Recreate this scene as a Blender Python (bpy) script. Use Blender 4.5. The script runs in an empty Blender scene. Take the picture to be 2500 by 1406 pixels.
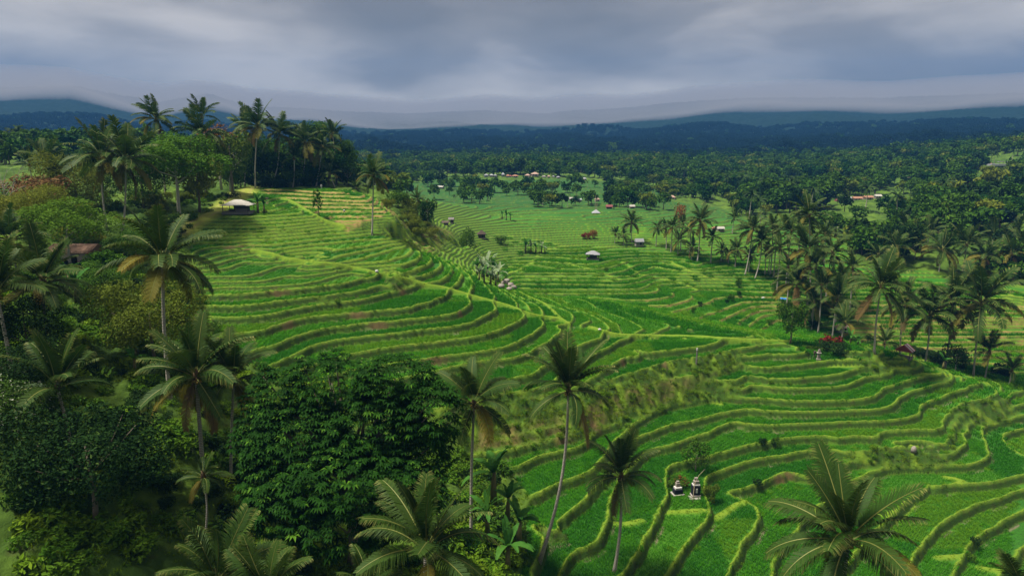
import bpy, bmesh, math, random
import numpy as np
from mathutils import Vector, Matrix
random.seed(11); np.random.seed(11)
C = bpy.context.scene.collection
SC = bpy.context.scene

# ------------------------------------------------------------------ camera
CAMZ = 60.0
PITCH = math.radians(12.0)
FPX = 1667.0                      # focal length in pixels of the 2500 px wide photograph
cam_d = bpy.data.cameras.new('camera')
cam_d.sensor_width = 36.0
cam_d.lens = 36.0 * FPX / 2500.0
cam_d.clip_start = 0.5; cam_d.clip_end = 20000
cam = bpy.data.objects.new('camera', cam_d); C.objects.link(cam)
cam.location = (0, 0, CAMZ)
cam.rotation_euler = (math.pi / 2 - PITCH, 0, 0)
SC.camera = cam

# ------------------------------------------------------------------ sky and sun
SUN_EL, SUN_AZ = math.radians(67), math.radians(-96)     # azimuth from +Y towards +X
world = bpy.data.worlds.new('World'); SC.world = world
world.use_nodes = True
SKY1, SKY2 = (2.3, 5.9, 1.2), (1.1, 7.2, 3.7)
def build_world():
    nt = world.node_tree; nt.nodes.clear()
    N = nt.nodes.new; L = nt.links.new
    out = N('ShaderNodeOutputWorld'); bg = N('ShaderNodeBackground')
    sky = N('ShaderNodeTexSky'); sky.sky_type = 'NISHITA'; sky.sun_disc = False
    sky.sun_elevation = SUN_EL; sky.sun_rotation = SUN_AZ
    tc = N('ShaderNodeTexCoord'); sep = N('ShaderNodeSeparateXYZ'); L(tc.outputs['Generated'], sep.inputs[0])
    zz = N('ShaderNodeMath'); zz.operation = 'MAXIMUM'; zz.inputs[1].default_value = 0.0; L(sep.outputs['Z'], zz.inputs[0])
    def noise(scale, det, rough, dist, off, flat):
        mp = N('ShaderNodeMapping'); mp.inputs['Location'].default_value = off; mp.inputs['Scale'].default_value = (1, 1, flat); L(tc.outputs['Generated'], mp.inputs[0])
        n = N('ShaderNodeTexNoise'); n.inputs['Scale'].default_value = scale; n.inputs['Detail'].default_value = det
        n.inputs['Roughness'].default_value = rough; n.inputs['Distortion'].default_value = dist
        L(mp.outputs[0], n.inputs['Vector']); return n
    n1 = noise(1.5, 2, 0.5, 0.3, SKY1, 3.6); n2 = noise(3.4, 6, 0.52, 0.2, SKY2, 3.4)
    mx = N('ShaderNodeMix'); mx.data_type = 'FLOAT'; mx.inputs[0].default_value = 0.45
    L(n1.outputs['Fac'], mx.inputs[2]); L(n2.outputs['Fac'], mx.inputs[3])
    cr = N('ShaderNodeValToRGB'); L(mx.outputs[0], cr.inputs[0])
    e = cr.color_ramp.elements
    e[0].position = 0.40; e[0].color = (0.70, 0.615, 0.51, 1)
    e[1].position = 0.62; e[1].color = (2.2, 1.97, 1.70, 1)
    m = e.new(0.50); m.color = (1.07, 0.945, 0.80, 1)
    mix = N('ShaderNodeMix'); mix.data_type = 'RGBA'; mix.inputs[0].default_value = 0.97
    L(sky.outputs[0], mix.inputs[6]); L(cr.outputs[0], mix.inputs[7])
    # an overcast sky is about half as bright again overhead as at the horizon
    gz = N('ShaderNodeMath'); gz.operation = 'MULTIPLY_ADD'; gz.inputs[1].default_value = 0.9; gz.inputs[2].default_value = 0.95
    L(zz.outputs[0], gz.inputs[0])
    sc = N('ShaderNodeVectorMath'); sc.operation = 'SCALE'; L(mix.outputs[2], sc.inputs[0]); L(gz.outputs[0], sc.inputs['Scale'])
    L(sc.outputs[0], bg.inputs[0]); bg.inputs[1].default_value = 0.05
    L(bg.outputs[0], out.inputs[0])
build_world()
sun_d = bpy.data.lights.new('sun', 'SUN'); sun_d.energy = 1.5; sun_d.angle = math.radians(11); sun_d.color = (1.0, 0.95, 0.86)
sun = bpy.data.objects.new('sun', sun_d); C.objects.link(sun)
sd = Vector((math.sin(SUN_AZ) * math.cos(SUN_EL), math.cos(SUN_AZ) * math.cos(SUN_EL), math.sin(SUN_EL)))
sun.rotation_euler = sd.to_track_quat('Z', 'Y').to_euler(); sun.location = sd * 200
vs = SC.view_settings
vs.view_transform = 'Standard'; vs.look = 'None'; vs.gamma = 1.0; vs.use_curve_mapping = False
vs.exposure = 2.65
SC.cycles.max_bounces = 6; SC.cycles.diffuse_bounces = 3; SC.cycles.glossy_bounces = 2
SC.cycles.transmission_bounces = 3; SC.cycles.transparent_max_bounces = 4; SC.cycles.volume_bounces = 2
SC.cycles.use_denoising = True; SC.cycles.denoising_prefilter = 'ACCURATE'; SC.cycles.use_adaptive_sampling = False
SC.cycles.caustics_reflective = False; SC.cycles.caustics_refractive = False

# ------------------------------------------------------------------ pixel <-> place
cp, sp = math.cos(PITCH), math.sin(PITCH)
def ray(u, v):
    a = (np.asarray(u, float) - 1250) / FPX; b = (703 - np.asarray(v, float)) / FPX
    return a, cp + b * sp, -sp + b * cp          # direction with forward part 1
def on_level(u, v, z):                           # the place on height z (relative to the lens) seen at a pixel
    x, y, w = ray(u, v); t = z / w
    return x * t, y * t
def at_depth(u, v, d):                           # the place at ground distance y = d
    x, y, w = ray(u, v); t = d / y
    return Vector((x * t, d, CAMZ + w * t))
def smooth_line(pts, step=9.0):
    p = np.array(pts, float)
    q = np.vstack([2 * p[0] - p[1], p, 2 * p[-1] - p[-2]])
    o = []
    for i in range(1, len(q) - 2):
        n = max(1, int(np.hypot(*(q[i + 1] - q[i])) / step))
        for k in range(n):
            t = k / n
            o.append(0.5 * ((2 * q[i]) + (-q[i - 1] + q[i + 1]) * t + (2 * q[i - 1] - 5 * q[i] + 4 * q[i + 1] - q[i + 2]) * t * t
                            + (-q[i - 1] + 3 * q[i] - 3 * q[i + 1] + q[i + 2]) * t ** 3))
    o.append(p[-1]); return np.array(o)

# ------------------------------------------------------------------ terrace edges: (height relative to the lens, points seen in the photograph)
EDGES = [
 # the spiral of terraces at the front
 (-34, [(1180,1020),(1250,1010),(1310,1000),(1380,985),(1440,960),(1500,925),(1560,908),(1640,886),(1698,880),(1760,864),(1800,854),(1860,844),(1920,836)]),
 (-35, [(1150,1060),(1200,1052),(1270,1040),(1330,1030),(1390,1015),(1440,990),(1500,962),(1530,948),(1580,930),(1640,912),(1690,902),(1750,892),(1790,876),(1840,862),(1900,852),(1956,846),(2060,856),(2140,866)]),
 (-36, [(1150,1085),(1200,1075),(1270,1060),(1330,1048),(1390,1035),(1440,1015),(1490,990),(1540,966),(1590,944),(1640,928),(1700,918),(1756,914),(1796,911),(1812,905),(1860,898),(1920,893),(1976,887),(2040,878),(2055,868)]),
 (-37, [(1150,1100),(1200,1090),(1270,1076),(1330,1064),(1390,1050),(1440,1028),(1490,1001),(1540,976),(1590,954),(1640,937),(1700,925),(1756,919),(1806,909),(1830,918),(1860,924),(1920,927),(1980,922),(2040,916),(2080,909),(2112,898),(2128,893)]),
 (-38, [(1258,1142),(1280,1130),(1310,1116),(1350,1106),(1390,1097),(1420,1086),(1438,1076),(1436,1060),(1450,1048),(1490,1024),(1530,1002),(1566,990),(1590,978),(1620,969),(1660,964),(1710,950),(1724,943),(1780,939),(1816,937),(1860,942),(1900,946),(1960,947),(2020,946),(2050,942),(2070,937),(2086,928),(2110,921),(2160,913),(2174,902),(2192,900)]),
 (-39, [(1304,1216),(1320,1206),(1340,1192),(1374,1180),(1400,1170),(1446,1150),(1490,1105),(1540,1052),(1596,1020),(1640,1002),(1700,992),(1770,982),(1796,980),(1820,974),(1850,973),(1900,977),(1960,980),(2060,979),(2110,976),(2140,968),(2152,958),(2170,946),(2200,938),(2240,924),(2276,914)]),
 (-40, [(1280,1262),(1296,1294),(1360,1302),(1408,1302),(1424,1284),(1446,1240),(1480,1180),(1520,1110),(1560,1054),(1600,1028),(1650,1008),(1710,997),(1780,988),(1806,995),(1850,1001),(1900,1005),(2000,1005),(2100,1001),(2170,994),(2186,980),(2196,970),(2220,956),(2260,946),(2316,928)]),
 (-41, [(1350,1440),(1366,1406),(1402,1338),(1440,1272),(1482,1200),(1530,1145),(1587,1100),(1640,1088),(1680,1072),(1720,1058),(1750,1042),(1780,1031),(1796,1029),(1826,1038),(1860,1038),(1920,1037),(2000,1034),(2060,1031),(2120,1029),(2180,1027),(2216,1022),(2238,1012),(2246,1000),(2248,988),(2270,980),(2300,968),(2330,952),(2362,940)]),
 (-42, [(1500,1440),(1522,1406),(1570,1330),(1600,1274),(1628,1212),(1632,1172),(1634,1138),(1670,1128),(1720,1118),(1760,1108),(1800,1096),(1840,1086),(1880,1078),(1920,1071),(1980,1066),(2020,1065),(2046,1074),(2070,1084),(2100,1086),(2140,1080),(2180,1076),(2240,1075),(2290,1074),(2306,1066),(2310,1044),(2314,1024),(2330,1010),(2370,986),(2430,976),(2442,964),(2430,950),(2416,944)]),
 (-43, [(1606,1440),(1626,1406),(1650,1370),(1680,1320),(1720,1278),(1738,1248),(1726,1215),(1728,1185),(1745,1156),(1770,1144),(1800,1134),(1860,1120),(1900,1114),(1940,1105),(1980,1101),(2040,1098),(2078,1096),(2140,1094),(2200,1090),(2290,1088),(2322,1080),(2328,1050),(2340,1024),(2380,1000),(2440,988)]),
 (-44, [(1762,1440),(1780,1400),(1810,1346),(1840,1290),(1862,1266),(1850,1240),(1800,1215),(1760,1205),(1790,1200),(1850,1184),(1890,1164),(1918,1152),(1950,1160),(1990,1168),(2020,1156),(2050,1140),(2080,1127),(2120,1122),(2150,1116),(2180,1104),(2290,1101),(2336,1092),(2344,1060),(2356,1036),(2400,1012),(2450,1000)]),
 (-45, [(1880,1406),(1900,1350),(1950,1290),(2010,1230),(2070,1180),(2136,1150),(2180,1140),(2250,1136),(2300,1138),(2360,1134),(2400,1124),(2412,1112),(2410,1090),(2402,1060),(2398,1046),(2410,1038),(2450,1026),(2500,1012)]),
 (-46, [(2020,1440),(2060,1390),(2110,1330),(2160,1280),(2204,1236),(2230,1220),(2270,1200),(2300,1188),(2360,1183),(2400,1181),(2460,1172),(2500,1162),(2560,1150)]),
 (-47, [(2200,1440),(2225,1375),(2240,1346),(2270,1310),(2310,1272),(2340,1254),(2370,1238),(2400,1230),(2440,1216),(2470,1200),(2500,1195),(2560,1185)]),
 (-48, [(2315,1440),(2345,1372),(2360,1342),(2380,1320),(2400,1302),(2440,1280),(2470,1262),(2500,1246),(2560,1225)]),
 (-49, [(2420,1440),(2450,1390),(2490,1345),(2540,1310)]),
 # the lower left slope
 (-33, [(1180,995),(1250,985),(1320,975),(1390,955),(1440,930),(1480,905),(1510,872),(1540,854),(1564,838),(1590,830),(1630,825),(1670,829),(1740,830)]),
 (-32, [(1060,1000),(1150,985),(1230,970),(1260,960),(1320,948),(1360,922),(1420,884),(1460,860),(1490,844),(1520,829),(1534,821),(1600,820)]),
 (-31, [(1000,975),(1060,962),(1120,950),(1180,940),(1234,930),(1270,920),(1320,906),(1350,886),(1400,852),(1440,836),(1470,828),(1476,818),(1464,808),(1440,800)]),
 (-30, [(900,945),(980,925),(1050,908),(1100,898),(1150,886),(1210,879),(1250,875),(1280,866),(1310,850),(1334,838),(1354,820),(1358,802),(1350,792)]),
 (-29, [(760,930),(860,905),(960,888),(1040,878),(1070,872),(1130,866),(1174,860),(1220,852),(1260,838),(1300,817),(1325,799),(1330,786),(1321,776)]),
 (-28, [(660,930),(750,897),(800,880),(840,870),(890,860),(930,852),(990,844),(1050,837),(1076,834),(1110,829),(1146,825),(1190,816),(1220,806),(1250,792),(1276,780),(1283,771),(1280,763),(1266,756)]),
 (-27, [(600,920),(650,898),(690,882),(740,856),(770,842),(810,834),(850,827),(910,820),(970,814),(1030,806),(1090,800),(1140,792),(1162,784),(1178,774),(1198,764),(1210,757),(1209,749),(1202,742)]),
 (-26, [(560,880),(630,854),(666,846),(690,836),(730,820),(770,808),(810,800),(850,796),(910,788),(950,786),(1000,780),(1050,775),(1100,768),(1130,758),(1149,744),(1150,735),(1140,728)]),
 (-25, [(500,835),(562,818),(590,814),(640,808),(680,794),(720,782),(750,777),(790,772),(850,766),(920,760),(970,756),(1010,750),(1034,742),(1060,734),(1086,722),(1098,717),(1092,712)]),
 (-24, [(490,772),(530,775),(570,776),(610,774),(660,768),(720,756),(780,744),(840,737),(870,734),(890,730),(920,722),(950,716),(990,704),(1012,695),(1024,694)]),
 (-23, [(472,746),(510,748),(550,749),(590,747),(630,744),(670,738),(710,733),(740,729),(790,724),(830,719),(880,711),(910,703),(940,690),(958,681),(970,681)]),
 (-22, [(480,722),(554,720),(610,717),(650,713),(700,708),(750,703),(790,699),(830,694),(860,688),(890,678),(914,667),(924,668)]),
 (-21.5, [(560,700),(620,701),(676,698),(700,696),(730,695),(760,690),(790,682),(830,670),(866,661)]),
 (-21, [(490,690),(520,688),(570,688),(630,686),(670,680),(700,670),(730,658),(772,641)]),
 (-20.5, [(480,676),(546,675),(590,674),(620,670),(650,662),(680,650),(716,637)]),
 (-20, [(480,662),(530,658),(550,655),(580,645),(610,637),(634,630)]),
 # the spur above the footpath
 (-27, [(1210,724),(1190,702),(1170,682),(1150,666)]),
 (-26, [(1147,709),(1152,696),(1148,680),(1136,667),(1120,652)]),
 (-25, [(1110,697),(1122,680),(1128,668),(1120,656),(1100,641)]),
 (-24, [(1072,687),(1096,672),(1106,658),(1100,650),(1086,637),(1066,625)]),
 (-23, [(1015,679),(1050,666),(1070,656),(1076,646),(1068,634),(1050,621),(1036,614)]),
 (-22, [(985,668),(1020,654),(1046,644),(1052,636),(1040,624),(1024,613),(1016,608)]),
 (-21, [(950,664),(990,648),(1020,634),(1030,624),(1027,614),(1010,605),(990,599)]),
 (-20.5, [(895,653),(930,640),(970,628),(998,620),(1004,612),(996,604),(980,597)]),
 (-20, [(820,645),(850,638),(890,628),(930,616),(962,606),(972,598),(966,590)]),
 (-19.5, [(740,638),(762,634),(850,619),(890,611),(930,603),(956,596)]),
 (-19, [(670,621),(730,621),(780,615),(830,609),(870,603),(900,600),(938,592),(947,586)]),
 (-18.5, [(600,603),(650,610),(690,606),(750,598),(810,592),(860,587),(896,583),(902,578)]),
 (-18, [(560,601),(622,598),(660,597),(710,592),(770,585),(830,579),(858,576)]),
 (-17.5, [(470,592),(580,590),(630,586),(690,581),(750,576),(810,570),(826,566)]),
 (-17, [(462,584),(510,582),(570,580),(640,577),(740,568),(790,562)]),
 (-16.5, [(462,573),(510,572),(570,571),(630,570),(690,567),(750,561),(790,556)]),
 (-16, [(466,566),(510,565),(570,564),(630,562),(706,557),(766,550)]),
 (-15.5, [(470,555),(530,554),(590,554),(650,552),(710,549),(750,544),(770,542)]),
 (-15, [(485,547),(582,546),(640,544),(700,540),(760,535)]),
 (-14.5, [(490,539),(540,538),(582,538),(630,536),(690,532),(740,529),(766,528)]),
 (-14, [(506,529),(550,528),(626,528),(690,524),(740,520)]),
 (-13.5, [(516,521),(570,520),(626,517),(680,510),(720,508)]),
 (-12.0, [(616,461),(650,461),(710,464),(770,468),(830,470),(868,472)]),
 (-12.5, [(620,470),(670,470),(730,473),(790,477),(850,478),(886,480)]),
 (-13.0, [(660,481),(710,482),(770,485),(830,488),(902,490)]),
 (-13.5, [(690,492),(770,494),(830,496),(900,498),(922,500)]),
 (-14.0, [(720,504),(790,504),(850,505),(934,506)]),
 (-14.5, [(746,515),(810,515),(880,515),(952,516)]),
 (-15.0, [(774,527),(830,527),(910,525),(966,524)]),
 (-15.5, [(802,539),(870,538),(930,534),(972,533)]),
 (-16.0, [(830,548),(890,544),(950,541),(982,539)]),
 (-17.0, [(840,560),(870,559),(910,555),(950,552),(984,551)]),
 (-18.0, [(900,572),(954,575),(985,572),(998,566)]),
 # steps falling from the spur into the valley
 (-20, [(966,588),(990,586),(1018,580),(1021,571),(1046,566)]),
 (-21.5, [(992,598),(1020,598),(1044,592),(1038,583),(1034,578),(1050,574),(1070,572)]),
 (-23, [(1024,608),(1050,610),(1064,604),(1062,592),(1062,588),(1090,580),(1104,574),(1100,561)]),
 (-24.5, [(1058,618),(1080,622),(1092,616),(1085,601),(1110,594),(1130,590)]),
 (-26, [(1090,628),(1110,628),(1126,620),(1114,608),(1130,602),(1160,598)]),
 # the saddle behind the footpath
 (-29.5, [(1310,738),(1340,750),(1360,766),(1376,779)]),
 (-30.5, [(1330,734),(1360,746),(1390,752),(1420,764),(1440,776),(1456,790),(1462,797)]),
 (-31.5, [(1364,728),(1400,748),(1440,762),(1470,774),(1496,788),(1510,802),(1530,816)]),
 (-32, [(1416,730),(1450,750),(1500,768),(1540,784),(1580,806),(1608,819)]),
 (-32.5, [(1498,741),(1512,754),(1550,774),(1600,786),(1640,796),(1700,810),(1730,826)]),
 (-33, [(1550,750),(1600,766),(1640,776),(1700,788),(1760,800),(1820,812),(1850,826)]),
 # the valley behind
 (-32.5, [(1244,667),(1410,668),(1500,671),(1530,668)]),
 (-33, [(1256,674),(1400,673),(1500,676),(1516,672)]),
 (-33.5, [(1260,683),(1400,683),(1505,685),(1524,680)]),
 (-34, [(1264,693),(1400,694),(1530,695),(1546,690)]),
 (-34.5, [(1265,704),(1400,706),(1560,705),(1578,699)]),
 (-35, [(1275,715),(1400,717),(1550,715),(1604,710),(1608,701)]),
 (-35.5, [(1440,724),(1540,733),(1600,730),(1640,722),(1643,709),(1622,702)]),
 (-36, [(1560,742),(1620,747),(1650,741),(1690,728),(1684,712),(1720,706),(1804,710),(1906,714)]),
 (-36.5, [(1636,762),(1690,748),(1730,736),(1774,724),(1850,724),(1920,725)]),
 (-37, [(1690,779),(1720,773),(1750,762),(1780,752),(1806,742),(1812,737),(1870,737),(1920,738)]),
 (-37.5, [(1756,788),(1766,778),(1790,766),(1820,753),(1856,746),(1910,745)]),
 (-38, [(1806,795),(1814,781),(1826,771),(1840,761),(1870,757),(1910,755)]),
 (-39, [(1852,808),(1862,800),(1874,788),(1890,780),(1920,769)]),
 (-34, [(2080,674),(2200,674),(2350,678),(2500,700)]),
 (-34.5, [(2090,690),(2300,690),(2420,698),(2520,716)]),
 (-35.5, [(2070,714),(2300,714),(2450,730),(2520,736)]),
 (-36.5, [(2070,733),(2250,735),(2500,746)]),
 (-37, [(2060,744),(2250,744),(2500,754)]),
 (-37.5, [(2060,757),(2250,755),(2500,763)]),
 (-38, [(2060,771),(2250,769),(2500,777)]),
 (-39.5, [(2090,798),(2250,800),(2500,795)]),
 (-40, [(2250,811),(2400,809),(2520,809)]),
 (-40.5, [(2180,818),(2350,821),(2500,822)]),
 (-41.5, [(2120,838),(2200,842),(2300,850),(2500,836)]),
 (-42, [(2160,856),(2300,858),(2500,856)]),
 (-43, [(2220,877),(2400,886),(2520,888)]),
 (-43.5, [(2300,900),(2400,906),(2520,908)]),
]
# other places known from the picture: (pixel x, pixel y, distance)
SPOTS = [
 # crest of the front spur and what falls away behind it
 (1930,838,113),(2060,852,113),(2140,862,113),(2200,872,113),(2300,905,112),(2400,930,114),(2500,950,115),(2600,975,116),
 # jungle on the left and below
 (1250,1300,62),(1230,1400,56),(1150,1400,50),(1100,1150,74),(1180,1200,70),(1000,1390,50),(870,1350,49),(700,1330,46),(560,1300,46),(1000,1120,70),(850,1020,74),
 (480,1300,44),(300,1300,42),(100,1350,37),(0,1200,41),(230,1230,42),(80,1050,44),(250,880,60),(330,950,56),(450,1120,49),(420,850,64),(0,880,56),(120,780,66),
 (190,645,98),(100,660,92),(0,640,92),(300,640,96),(320,700,86),(470,800,84),(430,700,98),(300,562,115),(430,560,125),(480,520,137),(560,490,150),(590,470,160),(440,620,108),
 (620,456,180),(700,457,186),(800,459,188),(870,465,186),(0,460,150),(100,480,140),(200,500,132),(350,480,150),(450,470,152),(0,400,260),(150,385,300),(300,380,300),
 (640,425,215),(800,425,220),(900,455,200),(960,500,172),(1020,545,165),(1060,556,168),
 # valley floor and far fields
 (1120,640,172),(1150,645,176),(1230,660,178),(1300,735,150),(1240,700,150),(1447,632,184),(1300,600,196),(1150,590,186),(1100,545,205),(1300,560,214),(1560,600,204),(1600,650,184),(1750,690,171),
 (1200,525,246),(1400,525,248),(1600,560,222),(1750,560,226),(1300,500,306),(1100,500,300),(1000,480,360),(1300,480,348),(1600,490,330),(1700,520,296),(1850,540,270),(2000,560,250),(1830,640,186),(1700,650,178),
 (1960,660,178),(1960,720,160),(2000,780,146),(2000,815,139),(2100,640,188),(2200,642,184),(2300,662,178),(2450,692,170),(2500,702,168),
 (1300,427,484),(1150,440,450),(1000,442,440),(1450,430,500),(1600,450,470),(1750,450,480),(980,425,560),(1300,405,640),(1600,405,650),(1900,420,600),
 (2100,560,250),(2300,560,230),(2500,560,220),(2400,480,320),(2200,480,340),(2000,480,380),(2450,420,420),(2300,420,460),(2100,420,520),(2490,366,520),(2350,380,560),(2500,620,196),
 (2000,390,800),(1600,385,900),(1200,385,900),(800,385,800),(300,365,800),(2400,350,900),(2600,345,700),
]
EXTRA = [(-80,20,-26),(-40,14,-28),(0,18,-34),(40,20,-46),(90,30,-50),(20,40,-40),(45,45,-46),(60,52,-48),(-20,28,-30),(150,100,-44),(130,70,-49),(-120,60,-16),(-90,45,-20),
         (-300,300,-4),(350,200,-30),(400,350,-8),(320,130,-46),(200,130,-44),(-200,100,-8)]
# ------------------------------------------------------------------ terrain: a smooth height field through those edges, then cut into terraces
px_, py_, pz_ = [], [], []
def add_pts(x, y, z):
    px_.extend(np.atleast_1d(x)); py_.extend(np.atleast_1d(y)); pz_.extend(np.atleast_1d(z))
for z, pts in EDGES:
    q = smooth_line(pts, 13 if z > -31 else 20)
    x, y = on_level(q[:, 0], q[:, 1], z)
    add_pts(x, y, np.full(len(x), float(z)))
for u, v, d in SPOTS:
    p = at_depth(u, v, d); add_pts(p.x, p.y, p.z - CAMZ)
for x, y, z in EXTRA: add_pts(x, y, z)
PX, PY, PZ = map(np.array, (px_, py_, pz_))
# drop points that fall almost on top of each other
key = np.round(np.stack([PX, PY], 1) / 0.5).astype(int)
_, first = np.unique(key, axis=0, return_index=True)
PX, PY, PZ = PX[first], PY[first], PZ[first]
C2 = 0.6
def kern(d2): return np.sqrt(d2 + C2)
n = len(PX)
K = kern((PX[:, None] - PX[None]) ** 2 + (PY[:, None] - PY[None]) ** 2)
A = np.zeros((n + 3, n + 3)); A[:n, :n] = K - np.eye(n) * 0.7
A[:n, n] = 1; A[:n, n + 1] = PX / 100; A[:n, n + 2] = PY / 100
A[n, :n] = 1; A[n + 1, :n] = PX / 100; A[n + 2, :n] = PY / 100
W = np.linalg.solve(A, np.concatenate([PZ, [0, 0, 0]]))
def base_field(x, y):
    o = np.empty(len(x))
    for i in range(0, len(x), 4000):
        xs, ys = x[i:i + 4000], y[i:i + 4000]
        k = kern((xs[:, None] - PX[None]) ** 2 + (ys[:, None] - PY[None]) ** 2)
        o[i:i + 4000] = k @ W[:n] + W[n] + W[n + 1] * xs / 100 + W[n + 2] * ys / 100
    return o
TH0, TH1, NT = -math.radians(46), math.radians(46), 1060
rings = [18.0]
while rings[-1] < 760:
    r = rings[-1]
    rings.append(r + (0.22 if r < 55 else 0.17 + (r - 55) * 0.0022 if r < 190 else 0.47 + (r - 190) * 0.012))
RR = np.array(rings); NR = len(RR)
TT = np.linspace(TH0, TH1, NT)
# coarse evaluation, then cubic interpolation
ct = np.linspace(TH0, TH1, 330); lr = np.log(RR); cr_ = np.linspace(lr[0], lr[-1], 330)
gx = (np.exp(cr_)[:, None] * np.sin(ct)[None]).ravel(); gy = (np.exp(cr_)[:, None] * np.cos(ct)[None]).ravel()
G = base_field(gx, gy).reshape(330, 330)
def cubic_matrix(src, dst):
    h = src[1] - src[0]; f = (dst - src[0]) / h; i = np.clip(np.floor(f).astype(int), 0, len(src) - 2); t = f - i
    idx = np.stack([np.clip(i + k, 0, len(src) - 1) for k in (-1, 0, 1, 2)], 1)
    w = np.stack([-.5 * t + t * t - .5 * t ** 3, 1 - 2.5 * t * t + 1.5 * t ** 3, .5 * t + 2 * t * t - 1.5 * t ** 3, -.5 * t * t + .5 * t ** 3], 1)
    return idx, w
i1, w1 = cubic_matrix(cr_, lr); i2, w2 = cubic_matrix(ct, TT)
B = sum(w1[:, k][:, None] * G[i1[:, k]] for k in range(4))
B = sum(B[:, i2[:, k]] * w2[:, k][None] for k in range(4))
XX = RR[:, None] * np.sin(TT)[None]; YY = RR[:, None] * np.cos(TT)[None]
def waves(x, y, lam, seed, n=10):
    r = np.random.RandomState(seed); o = np.zeros_like(x)
    for k in range(n):
        a = r.uniform(0, 2 * math.pi); l = lam * r.uniform(0.6, 1.7); f = r.uniform(0, 6.28)
        o += np.sin((x * math.cos(a) + y * math.sin(a)) * 2 * math.pi / l + f)
    return o / math.sqrt(n / 2)
def inpoly(x, y, poly):
    ins = np.zeros(x.shape, bool); m = len(poly)
    for i in range(m):
        x0, y0 = poly[i]; x1, y1 = poly[(i + 1) % m]
        c = ((y0 > y) != (y1 > y)) & (x < (x1 - x0) * (y - y0) / (y1 - y0 + 1e-12) + x0)
        ins ^= c
    return ins
def blur(m, n=3):
    m = m.astype(float)
    for _ in range(n):
        m = (np.roll(m, 1, 0) + np.roll(m, -1, 0) + np.roll(m, 1, 1) + np.roll(m, -1, 1) + 2 * m) / 6
    return m
def sample(grid, x, y):
    r = np.hypot(x, y); t = np.arctan2(x, y)
    fi = np.clip(np.interp(r, RR, np.arange(NR)), 0, NR - 1.001); fj = np.clip((t - TH0) / (TH1 - TH0) * (NT - 1), 0, NT - 1.001)
    i = fi.astype(int); j = fj.astype(int); a = fi - i; b = fj - j
    return (grid[i, j] * (1 - a) * (1 - b) + grid[i + 1, j] * a * (1 - b) + grid[i, j + 1] * (1 - a) * b + grid[i + 1, j + 1] * a * b)
def cast(u, v, grid, tmin=20, tmax=740):
    x, y, w = ray(u, v); h = math.hypot(float(x), float(y))
    rr = np.geomspace(tmin, tmax, 1400); t = rr / h
    d = w * t - sample(grid, x * t, y * t)
    k = np.where(d < 0)[0]
    if len(k) == 0: return None
    k = max(k[0], 1); f = d[k - 1] / (d[k - 1] - d[k]); tt = t[k - 1] + (t[k] - t[k - 1]) * f
    return np.array([x * tt, y * tt])
def world_poly(pts):
    o = []
    for p in pts:
        if len(p) == 3: q = at_depth(*p); o.append((q.x, q.y))
        else:
            c = cast(p[0], p[1], B); o.append(tuple(c))
    return o
# the part cut into terraces, and the height of one step in each part of it
front_edge = world_poly([(470,722),(700,708),(850,690),(912,667),(895,653),(950,663),(990,648),(1020,634),(1029,624),(1012,606),(1000,600),(1040,618),(1070,627),(1110,644),(1150,665),(1190,692),(1240,728),(1330,776),(1450,800),(1530,818),(1700,822),(1930,838,112)]) + [(62,113),(86,113.5),(120,116),(160,120)]
front_poly = front_edge + [(160,20),(-30,20),(-60,80)]
one = inpoly(XX, YY, front_poly)
hstep = np.where(one, 1.0, 0.5)
far = (YY > 186) & ~one
hstep = np.where(far, 0.5, hstep)
left_edge = world_poly([(1262,1420),(1285,1300),(1275,1250),(1300,1215),(1240,1145),(1140,1108),(1000,1010),(880,965),(760,930),(640,905),(560,860),(500,830),(475,780),(465,700),(475,640),(455,600),(450,575),(490,535),(530,510),(590,478),(618,458),(700,459),(800,461),(880,470),(960,515),(1000,555),(1040,562)])
right_edge = world_poly([(1060,548),(1000,490),(960,452),(1080,432),(1250,440),(1420,435),(1600,455),(1640,490),(1760,505),(1850,545),(2000,565),(2060,590),(2090,645),(2250,655),(2450,695),(2540,712)])
terr = inpoly(XX, YY, left_edge + right_edge + [(160,160),(170,110),(150,20),(40,14)])
terr_raw = terr
Tm = blur(terr, 4)
wob = waves(XX, YY, 6.0, 3) * 0.020 + waves(XX, YY, 1.7, 4) * 0.009
wob = wob * np.where(hstep > .9, 1.0, np.where(hstep > .3, .55, .3))
tilt = np.where(far, np.maximum(YY - 186, 0) * 0.05, 0)
Bw = B + wob + tilt + np.where(far, waves(XX, YY, 60, 5) * 0.22 + waves(XX, YY, 16, 6) * 0.05, 0)
dr = np.gradient(B, axis=0) / np.gradient(RR)[:, None]; dt = np.gradient(B, axis=1) / (TT[1] - TT[0]) / RR[:, None]
g = np.maximum(blur(np.hypot(dr, dt), 3), np.where(far, 0.055, 0.012))
lev = np.floor(Bw / hstep + 1e-6)
fr = Bw / hstep - lev
d_dn = fr * hstep / g; d_up = (1 - fr) * hstep / g; spacing = hstep / g
wb = np.minimum(np.where(far, 1.1, np.where(hstep > .9, 0.50, 0.46)), 0.6 * spacing)
bw = np.minimum(np.where(hstep > .9, 0.30, np.where(hstep > .3, .30, .26)), 0.3 * spacing)
bund_h = np.where(hstep > .9, 0.22, np.where(hstep > .3, 0.12, 0.10))
t = np.clip(1 - d_up / wb, 0, 1)
bank_t = t
up = hstep + bund_h
Z = lev * hstep + up * (t ** 0.85) - tilt
bund = np.exp(-(d_dn / bw) ** 4)
Z = Z + bund_h * bund * (t < 0.001)
rough = waves(XX, YY, 1.6, 8) * 0.03 + waves(XX, YY, 0.6, 9) * 0.02
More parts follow.
